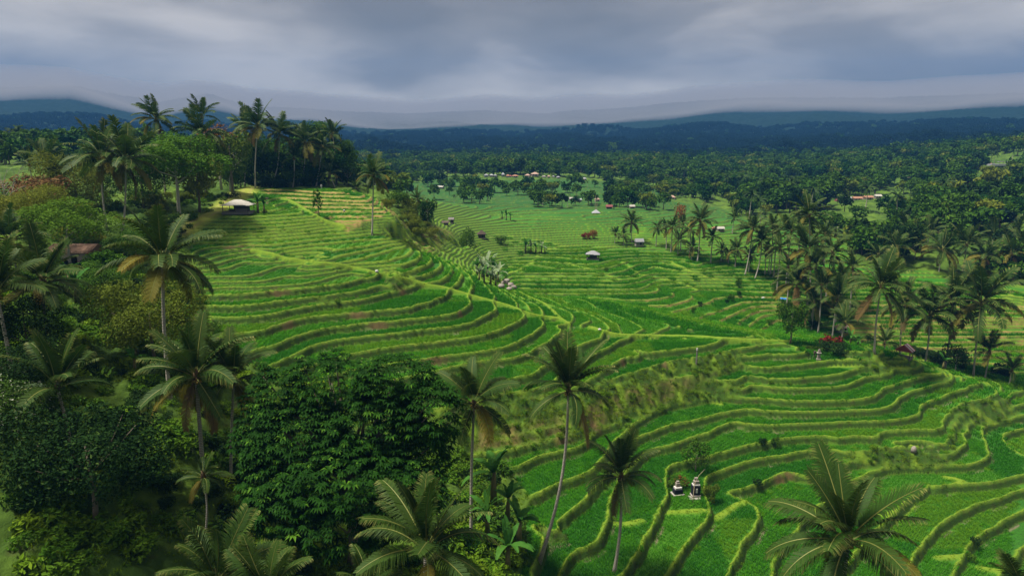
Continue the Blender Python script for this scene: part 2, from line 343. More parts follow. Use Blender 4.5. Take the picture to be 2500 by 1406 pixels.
Z = Z + rough * np.clip(bund + (t > 0), 0, 1) * np.where(hstep > .9, 1, .5)
Zw = B + waves(XX, YY, 9, 12) * 0.30 + waves(XX, YY, 3.1, 13) * 0.14 + waves(XX, YY, 1.0, 15) * 0.06
Zf = Z * Tm + Zw * (1 - Tm)
steep = np.clip((1.7 - spacing / np.maximum(hstep, .5)) / 0.8, 0, 1)
Zf = Zf * (1 - steep * Tm) + (B + rough * 3 + waves(XX, YY, 2.5, 33) * .1) * steep * Tm
rice = Tm * (1 - np.clip(bund * 1.15, 0, 1)) * (t <= 0) * (1 - steep)
# footpaths and dykes that cross the steps
DYKES = [([(616,612),(670,624),(710,636),(750,640),(810,646),(850,652),(890,660),(920,668),(950,672),(990,682),(1020,690),(1050,698),(1080,702),(1110,710),(1150,722),(1210,738),(1250,750),(1280,762),(1310,771),(1370,780),(1390,792)], 0.42, 0.30),
         ([(1440,799),(1464,806),(1500,816),(1530,819),(1600,820),(1700,822),(1800,829),(1930,834)], 0.45, 0.25),
         ([(1240,700),(1290,724),(1330,742),(1372,780)], 0.4, 0.2),
         ([(690,486),(706,490),(726,500),(745,512),(775,530),(805,545),(840,555)], 0.5, 0.30)]
path_m = np.zeros_like(B)
def line_dist(line):
    P = np.array(line); lo, hi = P.min(0) - 4, P.max(0) + 4
    sel = (XX > lo[0]) & (XX < hi[0]) & (YY > lo[1]) & (YY < hi[1])
    x, y = XX[sel], YY[sel]; d = np.full(x.shape, 99.0)
    for a, b in zip(P[:-1], P[1:]):
        v = b - a; L2 = (v ** 2).sum() + 1e-9
        s = np.clip(((x - a[0]) * v[0] + (y - a[1]) * v[1]) / L2, 0, 1)
        d = np.minimum(d, np.hypot(x - a[0] - s * v[0], y - a[1] - s * v[1]))
    return sel, d
for pts, w, h in DYKES:
    sel, d = line_dist(world_poly(smooth_line(pts, 14)))
    k = np.clip(1.4 - d / w, 0, 1); k = k * k * (3 - 2 * k)
    Zf[sel] = np.maximum(Zf[sel], Zf[sel] * (1 - k) + (B[sel] + h) * k)
    rice[sel] *= 1 - np.clip(k * 1.3, 0, 1); path_m[sel] = np.maximum(path_m[sel], k)
# low bunds inside one level
BUNDS = [[(1634,1236),(1680,1240),(1716,1244)],[(1490,1262),(1530,1270),(1566,1268)],[(1750,1250),(1800,1230),(1822,1226)],[(2060,870),(2130,886),(2190,892),(2276,912)],
         [(2140,862),(2136,888)],[(2208,872),(2214,892)],[(2276,912),(2330,915),(2356,920)],[(2330,1186),(2350,1172),(2310,1160)],[(2000,884),(2100,886),(2130,886)],[(1720,966),(1760,980)],
         [(2230,1220),(2190,1250),(2150,1256)],[(2290,1352),(2350,1360)],[(2460,1400),(2395,1380)],
         [(1244,667),(1300,640),(1320,615),(1380,600)],[(1560,668),(1660,690),(1700,706)],[(1520,640),(1560,668)],[(1380,640),(1460,662),(1512,680)],[(1300,614),(1400,600),(1500,602)],[(1640,640),(1700,668),(1760,684)],
         [(1200,570),(1300,585),(1380,600)],[(1190,578),(1260,590),(1330,600)],[(2450,708),(2470,720),(2440,734)]]
for pts in BUNDS:
    q = [p for p in (cast(a, b, B) for a, b in smooth_line(pts, 14)) if p is not None]
    sel, d = line_dist(q); w = 0.5
    k = np.clip(1.5 - d / w, 0, 1); k = k * k * (3 - 2 * k)
    Zf[sel] += 0.2 * k * rice[sel]; rice[sel] *= 1 - k
    bund[sel] = np.maximum(bund[sel], k)
# dirt track up to the top of the hill
track = world_poly(smooth_line([(440,566),(480,540),(520,518),(548,500),(566,486),(580,474),(604,463),(624,458)], 14))
sel, d = line_dist(track)
track_m = np.zeros_like(B); track_m[sel] = np.clip(1.5 - d / 2.0, 0, 1)
kk = np.clip(1.6 - d / 2.2, 0, 1); Zf[sel] = Zf[sel] * (1 - kk) + (B[sel] - 0.05) * kk
rut = np.zeros_like(B); rut[sel] = np.exp(-((np.abs(d) - 0.85) / 0.35) ** 2) ; rice *= 1 - np.clip(track_m * 2, 0, 1)
# soil: dry brown step walls on the upper right of the hill, and bare slips
def mask(pts, n=2): return blur(inpoly(XX, YY, world_poly(pts)), n)
dry = 1.3 * mask([(610,458),(880,470),(940,500),(990,548),(1000,562),(850,566),(830,552),(740,508),(690,486),(650,470)])
dry = np.maximum(dry, mask([(960,592),(1000,560),(1080,556),(1110,570),(1060,615),(1030,612)]) * .5)
dry = np.maximum(dry, mask([(1560,706),(1930,704),(1930,800),(1830,815),(1640,775)]) * .45)
dry = np.maximum(dry, mask([(2050,730),(2540,740),(2540,930),(2300,895),(2140,855),(2040,800)]) * .55)
dry = np.maximum(dry, mask([(1150,1050),(1300,1030),(1420,1000),(1530,950),(1650,920),(1760,910),(1700,935),(1560,990),(1440,1050),(1300,1085),(1150,1110)]) * .35)
slip = np.zeros_like(B)
for u, v, s in [(875,776,1.4),(925,798,1.6),(680,716,1.5),(1060,884,1.6),(1520,885,1.0),(1545,898,1.2),(600,606,1.8),(560,600,1.2),(985,716,1.0),(1900,1165,1.0),(1925,1155,.8),(1120,760,.8),(700,790,1.6),(640,800,1.2),(1620,890,.7),(1370,1068,1.2),(1450,1040,1.)]:
    c = cast(u, v, Zf); slip = np.maximum(slip, 0.75 * np.exp(-(((XX - c[0]) / s) ** 2 + ((YY - c[1]) / (s * .7)) ** 2)))
wild = 1 - Tm
lit_faces = mask([(450,520),(600,512),(700,512),(780,535),(850,565),(950,580),(1040,610),(1150,660),(1200,715),(1100,695),(960,660),(850,645),(700,622),(600,606),(456,596)], 4)  # step faces of the upper left painted brighter, as though lit
path_dirt = path_m
Zg = Zf + CAMZ
def ground(x, y): return float(sample(Zg, np.array([x]), np.array([y]))[0])
def hit(u, v):
    c = cast(u, v, Zf)
    if c is None: return None
    return Vector((c[0], c[1], ground(c[0], c[1])))

def mesh_np(name, V, F, smooth=True):
    me = bpy.data.meshes.new(name)
    V = np.asarray(V, np.float32); F = np.asarray(F, np.int32)
    me.vertices.add(len(V)); me.vertices.foreach_set('co', V.ravel())
    k = F.shape[1]
    me.loops.add(F.size); me.loops.foreach_set('vertex_index', F.ravel())
    me.polygons.add(len(F)); me.polygons.foreach_set('loop_start', np.arange(0, F.size, k, dtype=np.int32))
    me.update(calc_edges=True)
    if smooth: me.polygons.foreach_set('use_smooth', np.ones(len(F), bool))
    return me
def fattr(me, name, vals):
    a = me.attributes.new(name, 'FLOAT', 'POINT'); a.data.foreach_set('value', np.asarray(vals, np.float32).ravel())

# ------------------------------------------------------------------ material helper
class MT:
    def __init__(s, name, rough=0.8, spec=0.25):
        s.m = bpy.data.materials.new(name); s.m.use_nodes = True; nt = s.m.node_tree
        s.nt = nt; s.b = nt.nodes['Principled BSDF']; s.out = nt.nodes['Material Output']
        s.b.inputs['Roughness'].default_value = rough; s.b.inputs['Specular IOR Level'].default_value = spec
    def N(s, t): return s.nt.nodes.new(t)
    def L(s, a, b): s.nt.links.new(a, b)
    def attr(s, name):
        a = s.N('ShaderNodeAttribute'); a.attribute_name = name; return a.outputs['Fac']
    def pos(s):
        if not hasattr(s, '_p'): s._p = s.N('ShaderNodeNewGeometry').outputs['Position']
        return s._p
    def obj(s):
        if not hasattr(s, '_o'): s._o = s.N('ShaderNodeTexCoord').outputs['Object']
        return s._o
    def rnd(s): return s.N('ShaderNodeObjectInfo').outputs['Random']
    def noise(s, scale, det=3, rough=.55, vec=None, dist=0):
        n = s.N('ShaderNodeTexNoise'); n.inputs['Scale'].default_value = scale; n.inputs['Detail'].default_value = det
        n.inputs['Roughness'].default_value = rough; n.inputs['Distortion'].default_value = dist
        s.L(vec if vec is not None else s.pos(), n.inputs['Vector']); return n.outputs['Fac']
    def ramp(s, fac, stops):
        r = s.N('ShaderNodeValToRGB'); s.L(fac, r.inputs[0]); e = r.color_ramp.elements
        while len(e) < len(stops): e.new(0.5)
        for k, (p, c) in enumerate(stops):
            e[k].position = p; e[k].color = (*c, 1) if not isinstance(c, (int, float)) else (c, c, c, 1)
        return r.outputs[0]
    def mix(s, fac, a, b, blend='MIX'):
        m = s.N('ShaderNodeMix'); m.data_type = 'RGBA'; m.blend_type = blend
        if isinstance(fac, (int, float)): m.inputs[0].default_value = fac
        else: s.L(fac, m.inputs[0])
        for i, c in ((6, a), (7, b)):
            if isinstance(c, tuple): m.inputs[i].default_value = (*c, 1)
            else: s.L(c, m.inputs[i])
        return m.outputs[2]
    def math(s, op, a, b=None, c=None):
        m = s.N('ShaderNodeMath'); m.operation = op
        for i, v in enumerate((a, b, c)):
            if v is None: continue
            if isinstance(v, (int, float)): m.inputs[i].default_value = v
            else: s.L(v, m.inputs[i])
        return m.outputs[0]
    def col(s, c):
        if isinstance(c, tuple): s.b.inputs['Base Color'].default_value = (*c, 1)
        else: s.L(c, s.b.inputs['Base Color'])
        s._c = c
    def bump(s, h, strength=.4, dist=.1):
        b = s.N('ShaderNodeBump'); b.inputs['Strength'].default_value = strength; b.inputs['Distance'].default_value = dist
        s.L(h, b.inputs['Height']); s.L(b.outputs[0], s.b.inputs['Normal']); return s
    def leaf(s, fac=.3):
        t = s.N('ShaderNodeBsdfTranslucent'); m = s.N('ShaderNodeMixShader'); m.inputs[0].default_value = fac
        if isinstance(s._c, tuple): t.inputs[0].default_value = (*s._c, 1)
        else: s.L(s._c, t.inputs[0])
        s.L(s.b.outputs[0], m.inputs[1]); s.L(t.outputs[0], m.inputs[2]); s.L(m.outputs[0], s.out.inputs[0]); return s

# ------------------------------------------------------------------ ground material
RICE_D, RICE_L = (0.005, 0.055, 0.003), (0.022, 0.125, 0.006)
def ground_material():
    M = MT('terraced_ground', .85, .15)
    n_big = M.noise(.11, 3); n_mid = M.noise(1.3, 4); n_fine = M.noise(6.5, 4, .7); n_hair = M.noise(17, 2, .6)
    hue = M.attr('hue')
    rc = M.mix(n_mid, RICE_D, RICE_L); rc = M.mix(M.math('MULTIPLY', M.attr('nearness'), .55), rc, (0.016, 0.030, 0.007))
    rc = M.mix(M.ramp(hue, [(.45, 0.0), (1, .8)]), rc, (0.075, 0.185, 0.010)); rc = M.mix(M.ramp(hue, [(0, .8), (.4, 0.0)]), rc, (0.006, 0.050, 0.008))
    rc = M.mix(M.math('MULTIPLY', M.attr('far_shade'), .75), rc, M.mix(hue, (0.006, 0.034, 0.009), (0.032, 0.078, 0.016)))  # cloud shadow over the far fields, painted into the rice colour
    rc = M.mix(M.ramp(n_fine, [(.35, 0.0), (.75, 1.0)]), rc, (0.045, 0.20, 0.008))
    rc = M.mix(M.ramp(n_hair, [(.52, 0.0), (.8, .55)]), rc, (0.006, 0.040, 0.003))
    rc = M.mix(M.math('MULTIPLY', M.ramp(n_big, [(.55, 0.0), (.7, 1.0)]), .25), rc, (0.09, 0.20, 0.02))
    gr = M.mix(n_fine, (0.060, 0.135, 0.007), (0.170, 0.270, 0.016))       # grass on the bunds
    gr = M.mix(M.ramp(n_mid, [(.4, 0.0), (.7, .6)]), gr, (0.19, 0.25, 0.02))
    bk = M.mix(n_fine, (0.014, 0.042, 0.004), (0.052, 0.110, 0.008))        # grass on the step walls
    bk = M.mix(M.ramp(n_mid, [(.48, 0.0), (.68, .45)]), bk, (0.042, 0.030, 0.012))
    soil = M.mix(n_mid, (0.050, 0.030, 0.015), (0.17, 0.10, 0.045))
    straw = M.mix(n_mid, (0.14, 0.085, 0.03), (0.36, 0.25, 0.09))
    wd = M.mix(n_mid, (0.012, 0.034, 0.003), (0.055, 0.110, 0.009))
    wd = M.mix(M.ramp(n_big, [(.42, 0.0), (.62, .7)]), wd, (0.10, 0.17, 0.015))
    wd = M.mix(M.ramp(M.noise(.35, 3), [(.6, 0.0), (.75, .7)]), wd, (0.05, 0.034, 0.016))
    wall = M.attr('wall')
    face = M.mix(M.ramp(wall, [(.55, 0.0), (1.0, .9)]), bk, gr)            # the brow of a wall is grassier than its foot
    face = M.mix(M.math('MULTIPLY', M.attr('dry'), M.ramp(wall, [(.05, 1.0), (.65, 1.0), (.98, .0)])), face, straw)
    col = M.mix(M.attr('rice'), gr, rc)
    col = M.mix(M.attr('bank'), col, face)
    col = M.mix(M.math('MULTIPLY', M.attr('far_shade'), .5), col, (0.016, 0.046, 0.012))  # far bunds and banks darkened too, under the same painted cloud shadow
    col = M.mix(M.math('MULTIPLY', M.attr('slip'), M.attr('bank')), col, soil)
    col = M.mix(M.attr('wild'), col, wd)
    col = M.mix(M.math('MULTIPLY', M.attr('track'), .9), col, M.mix(n_fine, (0.17, 0.22, 0.02), (0.34, 0.36, 0.06)))
    col = M.mix(M.attr('rut'), col, M.mix(n_mid, (0.22, 0.16, 0.07), (0.34, 0.26, 0.13)))
    col = M.mix(M.attr('water'), col, (0.16, 0.13, 0.08))
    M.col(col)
    M.bump(M.math('ADD', n_fine, M.math('MULTIPLY', n_hair, .6)), .75, .25)
    M.L(M.math('MULTIPLY_ADD', M.attr('water'), -.6, .85), M.b.inputs['Roughness'])
    return M.m
gm = ground_material()
V = np.stack([XX, YY, Zg], -1).reshape(-1, 3)
I = np.arange(NR * NT).reshape(NR, NT)
F = np.stack([I[:-1, :-1], I[:-1, 1:], I[1:, 1:], I[1:, :-1]], -1).reshape(-1, 4)
gme = mesh_np('rice_terraces', V, F)
hsh = np.modf(np.abs(np.sin(lev * 12.9898 + np.floor(XX / 23) * 78.233 + np.floor(YY / 37) * 37.7) * 43758.5453))[0]
cel = np.floor(XX / 31 + np.sin(lev * 5.1) * 3) + lev * 7.0
hsf = np.modf(np.abs(np.sin(cel * 12.9898) * 43758.5453))[0]
hsh = blur(np.where(far, hsf, hsh), 1) * Tm
bankm = np.clip((t > 0) * 1.0 + steep, 0, 1) * Tm * (1 - path_m)
rimw = np.clip((spacing > 2.0) * np.exp(-((d_up - wb - .22) / .16) ** 2), 0, 1) * (waves(XX, YY, 7, 31) > .75) * Tm * (hstep > .9)
fattr(gme, 'rice', np.clip(rice, 0, 1)); fattr(gme, 'bank', bankm); fattr(gme, 'wall', bank_t * (1 - steep) + steep * (.6 + .3 * waves(XX, YY, 3, 41)) + lit_faces * .32); fattr(gme, 'hue', hsh)
fattr(gme, 'dry', np.clip(dry * (1 - .85 * steep * (YY > 108)) * (0.75 + .35 * waves(XX, YY, 4, 21)), 0, 1)); fattr(gme, 'slip', np.clip(slip * 1.2, 0, .7)); fattr(gme, 'wild', np.clip(wild, 0, 1))
fattr(gme, 'far_shade', np.clip((np.hypot(XX, YY) - 215) / 110, 0, 1)); fattr(gme, 'nearness', np.clip((200 - RR) / 25, 0, 1)[:, None] * np.ones_like(B)); fattr(gme, 'track', np.clip(track_m, 0, 1)); fattr(gme, 'rut', np.clip(rut * track_m * (.30 + .25 * waves(XX, YY, 3, 23)), 0, 1)); fattr(gme, 'water', rimw * rice)
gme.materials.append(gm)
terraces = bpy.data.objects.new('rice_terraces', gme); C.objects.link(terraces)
terraces['kind'] = 'structure'; terraces['label'] = 'bright green terraced rice slopes stepping down into the valley'
# ------------------------------------------------------------------ small tools
def tag(o, label=None, cat=None, group=None, kind=None):
    if label: o['label'] = label
    if cat: o['category'] = cat
    if group: o['group'] = group
    if kind: o['kind'] = kind
    return o
def link(name, data, parent=None, loc=None, rot=None, scale=None):
    o = bpy.data.objects.new(name, data); C.objects.link(o)
    if parent is not None: o.parent = parent
    if loc is not None: o.location = loc
    if rot is not None: o.rotation_euler = rot
    if scale is not None: o.scale = (scale,) * 3 if isinstance(scale, (int, float)) else scale
    return o
class Geo:
    """collects polygons (tris and quads), each with a material slot and one float per corner vertex"""
    def __init__(s): s.v, s.f, s.m, s.a = [], [], [], []
    def add(s, vs, fs, mat=0, att=0.5):
        b = len(s.v); s.v.extend(tuple(v) for v in vs)
        s.a.extend(att if hasattr(att, '__len__') else [att] * len(vs))
        for f in fs: s.f.append(tuple(b + i for i in f)); s.m.append(mat)
    def tube(s, pts, rad, k=6, mat=0, att=0.5, cap=True):
        pts = [Vector(p) for p in pts]; vs, fs = [], []
        for i, p in enumerate(pts):
            t = (pts[min(i + 1, len(pts) - 1)] - pts[max(i - 1, 0)]).normalized()
            u = t.cross(Vector((0.31, 0.87, 0.38))).normalized(); w = t.cross(u)
            for j in range(k):
                a = 2 * math.pi * j / k; vs.append(p + (u * math.cos(a) + w * math.sin(a)) * rad[i])
        for i in range(len(pts) - 1):
            for j in range(k): fs.append((i * k + j, i * k + (j + 1) % k, (i + 1) * k + (j + 1) % k, (i + 1) * k + j))
        if cap: fs.append(tuple(range(k))[::-1]); fs.append(tuple((len(pts) - 1) * k + j for j in range(k)))
        s.add(vs, fs, mat, att)
    def box(s, c, size, rz=0, mat=0, tilt=None):
        x, y, z = (v / 2 for v in size); M = Matrix.Rotation(rz, 3, 'Z')
        if tilt is not None: M = M @ tilt
        vs = [Vector(c) + M @ Vector((a * x, b * y, d * z)) for d in (-1, 1) for a, b in ((-1, -1), (1, -1), (1, 1), (-1, 1))]
        s.add(vs, [(3, 2, 1, 0), (4, 5, 6, 7), (0, 1, 5, 4), (1, 2, 6, 5), (2, 3, 7, 6), (3, 0, 4, 7)], mat)
    def mesh(s, name, mats, smooth=False):
        me = bpy.data.meshes.new(name); me.from_pydata(s.v, [], s.f)
        for m in mats: me.materials.append(m)
        me.polygons.foreach_set('material_index', s.m)
        if smooth: me.polygons.foreach_set('use_smooth', [True] * len(s.f))
        a = me.attributes.new('tint', 'FLOAT', 'POINT'); a.data.foreach_set('value', s.a)
        me.update(); return me

# ------------------------------------------------------------------ plant materials
def foliage(name, dark, light, tip=None, leaf=.25, rough=.5, spec=.3, vary=.5):
    M = MT(name, max(rough, .6), spec * .12); t = M.attr('tint')
    c = M.mix(t, dark, light)
    if tip: c = M.mix(M.ramp(t, [(.72, 0.0), (1, 1.0)]), c, tip)
    r = M.rnd()
    c = M.mix(M.math('MULTIPLY', r, vary), c, tuple(min(1, a * b + .004) for a, b in zip(light, (1.5, 1.05, .7))))
    M.col(c); M.leaf(leaf); return M.m
def plain(name, a, b, scale=3, rough=.85, spec=.2, bump=.3, obj=False):
    M = MT(name, rough, spec); n = M.noise(scale, 4, .6, M.obj() if obj else None)
    M.col(M.mix(n, a, b))
    if bump: M.bump(n, bump, .05)
    return M.m
m_frond = foliage('palm_leaf', (0.009, 0.028, 0.004), (0.034, 0.074, 0.009), (0.22, 0.21, 0.06), .22, .55, .9, .3)
m_frond_old = foliage('palm_leaf_dry', (0.06, 0.048, 0.018), (0.15, 0.115, 0.045), (0.24, 0.19, 0.10), .2, .7, .2, .4)
m_frond_yellow = foliage('palm_leaf_yellowing', (0.045, 0.055, 0.008), (0.13, 0.12, 0.020), (0.30, 0.22, 0.05), .25, .6, .3, .3)
m_rachis = plain('palm_rib', (0.09, 0.11, 0.022), (0.17, 0.17, 0.04), 5, .6)
m_fibre = plain('palm_fibre', (0.035, 0.022, 0.010), (0.12, 0.075, 0.035), 6)
m_coco = plain('coconut_husk', (0.16, 0.14, 0.02), (0.30, 0.19, 0.04), 4, .5)
def bark(name, a, b, ring=7.0):
    M = MT(name, .9, .15); n = M.noise(6, 4)
    w = M.N('ShaderNodeTexWave'); w.bands_direction = 'Z'; w.inputs['Scale'].default_value = ring / 3; w.inputs['Distortion'].default_value = 3
    M.L(M.pos(), w.inputs['Vector'])
    M.col(M.mix(M.math('MULTIPLY', w.outputs['Fac'], n), a, b)); M.bump(w.outputs['Fac'], .5, .06); return M.m
m_ptrunk = bark('palm_trunk_bark', (0.22, 0.19, 0.15), (0.68, 0.63, 0.55))
m_bark = plain('tree_bark', (0.05, 0.038, 0.026), (0.22, 0.18, 0.13), 4)
m_pale_bark = plain('pale_bark', (0.22, 0.19, 0.15), (0.46, 0.42, 0.36), 3)
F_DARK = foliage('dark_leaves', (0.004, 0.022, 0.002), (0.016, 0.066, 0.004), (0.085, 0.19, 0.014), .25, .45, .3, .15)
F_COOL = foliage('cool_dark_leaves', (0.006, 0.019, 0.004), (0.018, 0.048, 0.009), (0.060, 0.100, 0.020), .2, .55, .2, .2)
F_MID = foliage('mid_leaves', (0.020, 0.060, 0.005), (0.065, 0.145, 0.012), (0.13, 0.22, 0.02), .25, .5, .3, .22)
F_BRIGHT = foliage('bright_leaves', (0.028, 0.085, 0.005), (0.085, 0.190, 0.012), (0.14, 0.23, 0.02), .3)
F_YELLOW = foliage('yellow_leaves', (0.050, 0.085, 0.008), (0.150, 0.190, 0.020), (0.24, 0.24, 0.03), .3)
F_OLIVE = foliage('olive_leaves', (0.034, 0.068, 0.007), (0.105, 0.155, 0.016), (0.19, 0.21, 0.03), .25)
F_RUST = foliage('rusty_leaves', (0.085, 0.050, 0.016), (0.20, 0.115, 0.040), (0.26, 0.17, 0.06), .2)
F_RED = foliage('red_leaves', (0.05, 0.010, 0.008), (0.17, 0.014, 0.018), (0.30, 0.04, 0.04), .25)
F_BLOSSOM = foliage('white_blossom_leaves', (0.016, 0.045, 0.006), (0.06, 0.12, 0.014), (0.95, 0.95, 0.78), .2, .6, .2, .1)
F_RICE2 = foliage('rice_blades_dark', (0.008, 0.078, 0.002), (0.028, 0.165, 0.004), (0.080, 0.23, 0.008), .3, .5, .3, .3)
F_RICE3 = foliage('rice_blades_yellow', (0.035, 0.120, 0.003), (0.100, 0.255, 0.008), (0.19, 0.33, 0.016), .3, .5, .3, .3)
F_BANANA = foliage('banana_leaf', (0.020, 0.090, 0.012), (0.060, 0.180, 0.025), (0.16, 0.26, 0.06), .35, .4, .4, .3)
F_PALE = foliage('pale_leaf', (0.09, 0.16, 0.07), (0.28, 0.36, 0.22), (0.50, 0.56, 0.44), .3, .4, .4, .2)
F_RICE = foliage('rice_blades', (0.014, 0.100, 0.002), (0.050, 0.225, 0.005), (0.120, 0.30, 0.010), .3, .5, .3, .35)
F_HILL = foliage('hazed_hill_leaves', (0.003, 0.011, 0.009), (0.009, 0.024, 0.016), (0.018, 0.038, 0.022), .1, .7, .1, .1)  # blue of the distant haze mixed into the leaf colour
F_BANK = foliage('bank_grass', (0.012, 0.038, 0.003), (0.046, 0.100, 0.007), (0.090, 0.155, 0.012), .3, .6, .2, .7)
F_GRASS = foliage('grass_blades', (0.055, 0.130, 0.005), (0.145, 0.255, 0.012), (0.23, 0.31, 0.024), .3, .6, .2, .5)
F_FERN = foliage('fern_leaves', (0.030, 0.090, 0.006), (0.100, 0.210, 0.010), (0.19, 0.28, 0.02), .3, .6, .2, .7)

# ------------------------------------------------------------------ foliage geometry
def leaf_mesh(name, lobes, n, size, mats, seed, aspect=.5, flat=.35, trunk=None, smooth=False, up=.25, shell=.30):
    """leaf-sized faces spread through a few lobes; trunk adds wood to the same mesh"""
    r = np.random.RandomState(seed)
    lob = np.array([(*c, *q) for c, q in lobes], float)
    wgt = (lob[:, 3] * lob[:, 4] + lob[:, 4] * lob[:, 5] + lob[:, 3] * lob[:, 5]); wgt /= wgt.sum()
    k = r.choice(len(lob), n, p=wgt)
    d = r.normal(size=(n, 3)); d[:, 2] += up; d /= np.linalg.norm(d, axis=1)[:, None]
    rad = 1.04 - shell * r.rand(n) ** 1.6 * 1.4
    lump = 1 + .10 * np.sin(d[:, 0] * 7 + k * 2) * np.sin(d[:, 1] * 6 + k) + .08 * np.sin(d[:, 2] * 9 + d[:, 0] * 5)
    p = lob[k, :3] + d * lob[k, 3:] * (rad * lump)[:, None]
    nrm = d * (1 - flat) + r.normal(size=(n, 3)) * .55; nrm[:, 2] += flat; nrm /= np.linalg.norm(nrm, axis=1)[:, None]
    t = np.cross(nrm, r.normal(size=(n, 3))); t[:, 2] -= .25; t -= nrm * (t * nrm).sum(1)[:, None]; t /= np.linalg.norm(t, axis=1)[:, None] + 1e-9
    b = np.cross(nrm, t); s = size * (.6 + .8 * r.rand(n))[:, None]
    V = np.stack([p - t * s * .5, p + b * s * aspect * .5 + nrm * s * .08, p + t * s * .5 - nrm * s * .05, p - b * s * aspect * .5 + nrm * s * .08], 1).reshape(-1, 3)
    tint = np.repeat(np.clip(.40 + .22 * r.normal(size=n) + .10 * np.sin(k * 3.7), 0, 1), 4)
    F = np.arange(4 * n).reshape(n, 4)
    g = Geo()
    if trunk: trunk(g)
    nv = len(g.v)
    me = bpy.data.meshes.new(name)
    me.from_pydata(V.tolist() + g.v, [], F.tolist() + [tuple(nv0 + 4 * n for nv0 in f) for f in g.f])
    for m in mats: me.materials.append(m)
    me.polygons.foreach_set('material_index', [0] * n + [1] * len(g.f))
    a = me.attributes.new('tint', 'FLOAT', 'POINT'); a.data.foreach_set('value', np.concatenate([tint, np.array(g.a)]) if nv else tint)
    me.update(); return me
def wood(h, r0, spread, seed, n=5, lean=0.0, top=None, fork=.45):
    rr = random.Random(seed)
    def f(g):
        tip = Vector((lean * h, 0, h * .8)); mid = Vector((lean * h * .3 + rr.uniform(-.2, .2), rr.uniform(-.2, .2), h * .42))
        g.tube([(0, 0, -.4), mid * .5 + Vector((rr.uniform(-.1, .1), 0, 0)), mid, tip], [r0 * 1.15, r0 * .9, r0 * .75, r0 * .25], 7, 1)
        for k in range(n):
            a = k * 2 * math.pi / n + rr.uniform(-.4, .4); z0 = h * (fork + .25 * rr.random())
            q0 = mid.lerp(tip, max(0, (z0 / h - .42) / .38)); l = spread * rr.uniform(.6, 1)
            q2 = Vector((math.cos(a) * l, math.sin(a) * l, h * rr.uniform(.72, .95))); q1 = q0.lerp(q2, .5) + Vector((0, 0, -h * .03 + rr.uniform(-.2, .2)))
            g.tube([q0, q1, q2], [r0 * .42, r0 * .3, r0 * .1], 5, 1)
    return f
def lobes_round(w, d, h, z, n, seed):
    r = random.Random(seed); o = [((0, 0, z), (w * .33, d * .33, h * .36))]
    for k in range(n):
        a = k * 2.4 + r.uniform(-.5, .5); q = .28 + .2 * r.random(); zz = z + h * r.uniform(-.28, .30)
        s = r.uniform(.17, .26); q = min(q, .5 - s * .55)
        o.append(((math.cos(a) * w * q, math.sin(a) * d * q, zz), (w * s, d * s, h * s * 1.05)))
    return o
def lobes_flat(w, d, h, z, n, seed):
    r = random.Random(seed); o = []
    for k in range(n):
        a = k * 2.4; q = math.sqrt((k + .4) / n) * .42
        o.append(((math.cos(a) * w * q, math.sin(a) * d * q, z + h * (.32 - q * .9) + r.uniform(-.1, .12) * h), (w * r.uniform(.13, .2), d * r.uniform(.13, .2), h * r.uniform(.16, .24))))
    return o
# palm frond: unit length, base at the origin, growing along +x and up
def frond_mesh(name, e0, droop, seed, n, wide, mats, leaf=.25, hang=.5, stem=.16):
    r = random.Random(seed); g = Geo(); S = 14; pts = [Vector((0, 0, 0))]; tang = []
    sway = r.uniform(-.25, .25)
    for i in range(S):
        s = (i + .5) / S; e = e0 - droop * s ** 1.25; a = sway * s
        t = Vector((math.cos(e) * math.cos(a), math.cos(e) * math.sin(a), math.sin(e))); tang.append(t); pts.append(pts[-1] + t / S)
    g.tube(pts, [.0105 * (1 - .85 * i / S) * (1 + wide * 8) + .0016 for i in range(S + 1)], 4, 1, .5)
    def at(s):
        f = min(s * S, S - 1e-4); i = int(f); return pts[i].lerp(pts[i + 1], f - i), tang[i]
    for k in range(n):
        s = stem + (1 - stem) * (k + .5) / n; p, t = at(s)
        side0 = t.cross(Vector((0, 0, 1)))
        side0 = side0.normalized() if side0.length > .05 else Vector((0, 1, 0))
        upv = side0.cross(t)
        L = leaf * (0.45 + .75 * math.sin(math.pi * min(1, (s - stem) / (1 - stem) * .86 + .12))) * r.uniform(.85, 1.1)
        for sd in (-1, 1):
            if r.random() < .05 or math.sin(k * .9 + seed + sd) > .985: continue
            fw = .45 + .5 * s + r.uniform(-.1, .1)
            d = (side0 * sd + t * fw + upv * (.30 - .25 * s)).normalized()
            m = p + d * L * .5; h2 = hang * r.uniform(.7, 1.3)
            e = m + (d + Vector((0, 0, -h2))).normalized() * L * .52
            w = t * wide * r.uniform(.8, 1.15)
            tn = .15 + .38 * r.random() + .36 * s
            if wide < .02: g.add([p - w * .5, p + w * .5, m + w * .62, m - w * .62, e], [(0, 1, 2, 3), (3, 2, 4)], 0, [tn * .7, tn * .7, tn, tn, tn + .22])
            else: g.add([p - w * .55, p + w * .55, m + w * .4, e, m - w * .6], [(0, 1, 2, 4), (4, 2, 3)], 0, [tn * .7, tn * .7, tn, tn + .2, tn])
    return g.mesh(name, mats)
CLASSES = {'up': (1.30, .35, .30), 'high': (1.0, .85, .45), 'mid': (.62, 1.15, .65), 'low': (.20, 1.10, .9), 'hang': (-.30, .95, 1.0), 'dead': (-.75, .65, 1.2)}
FR = {}
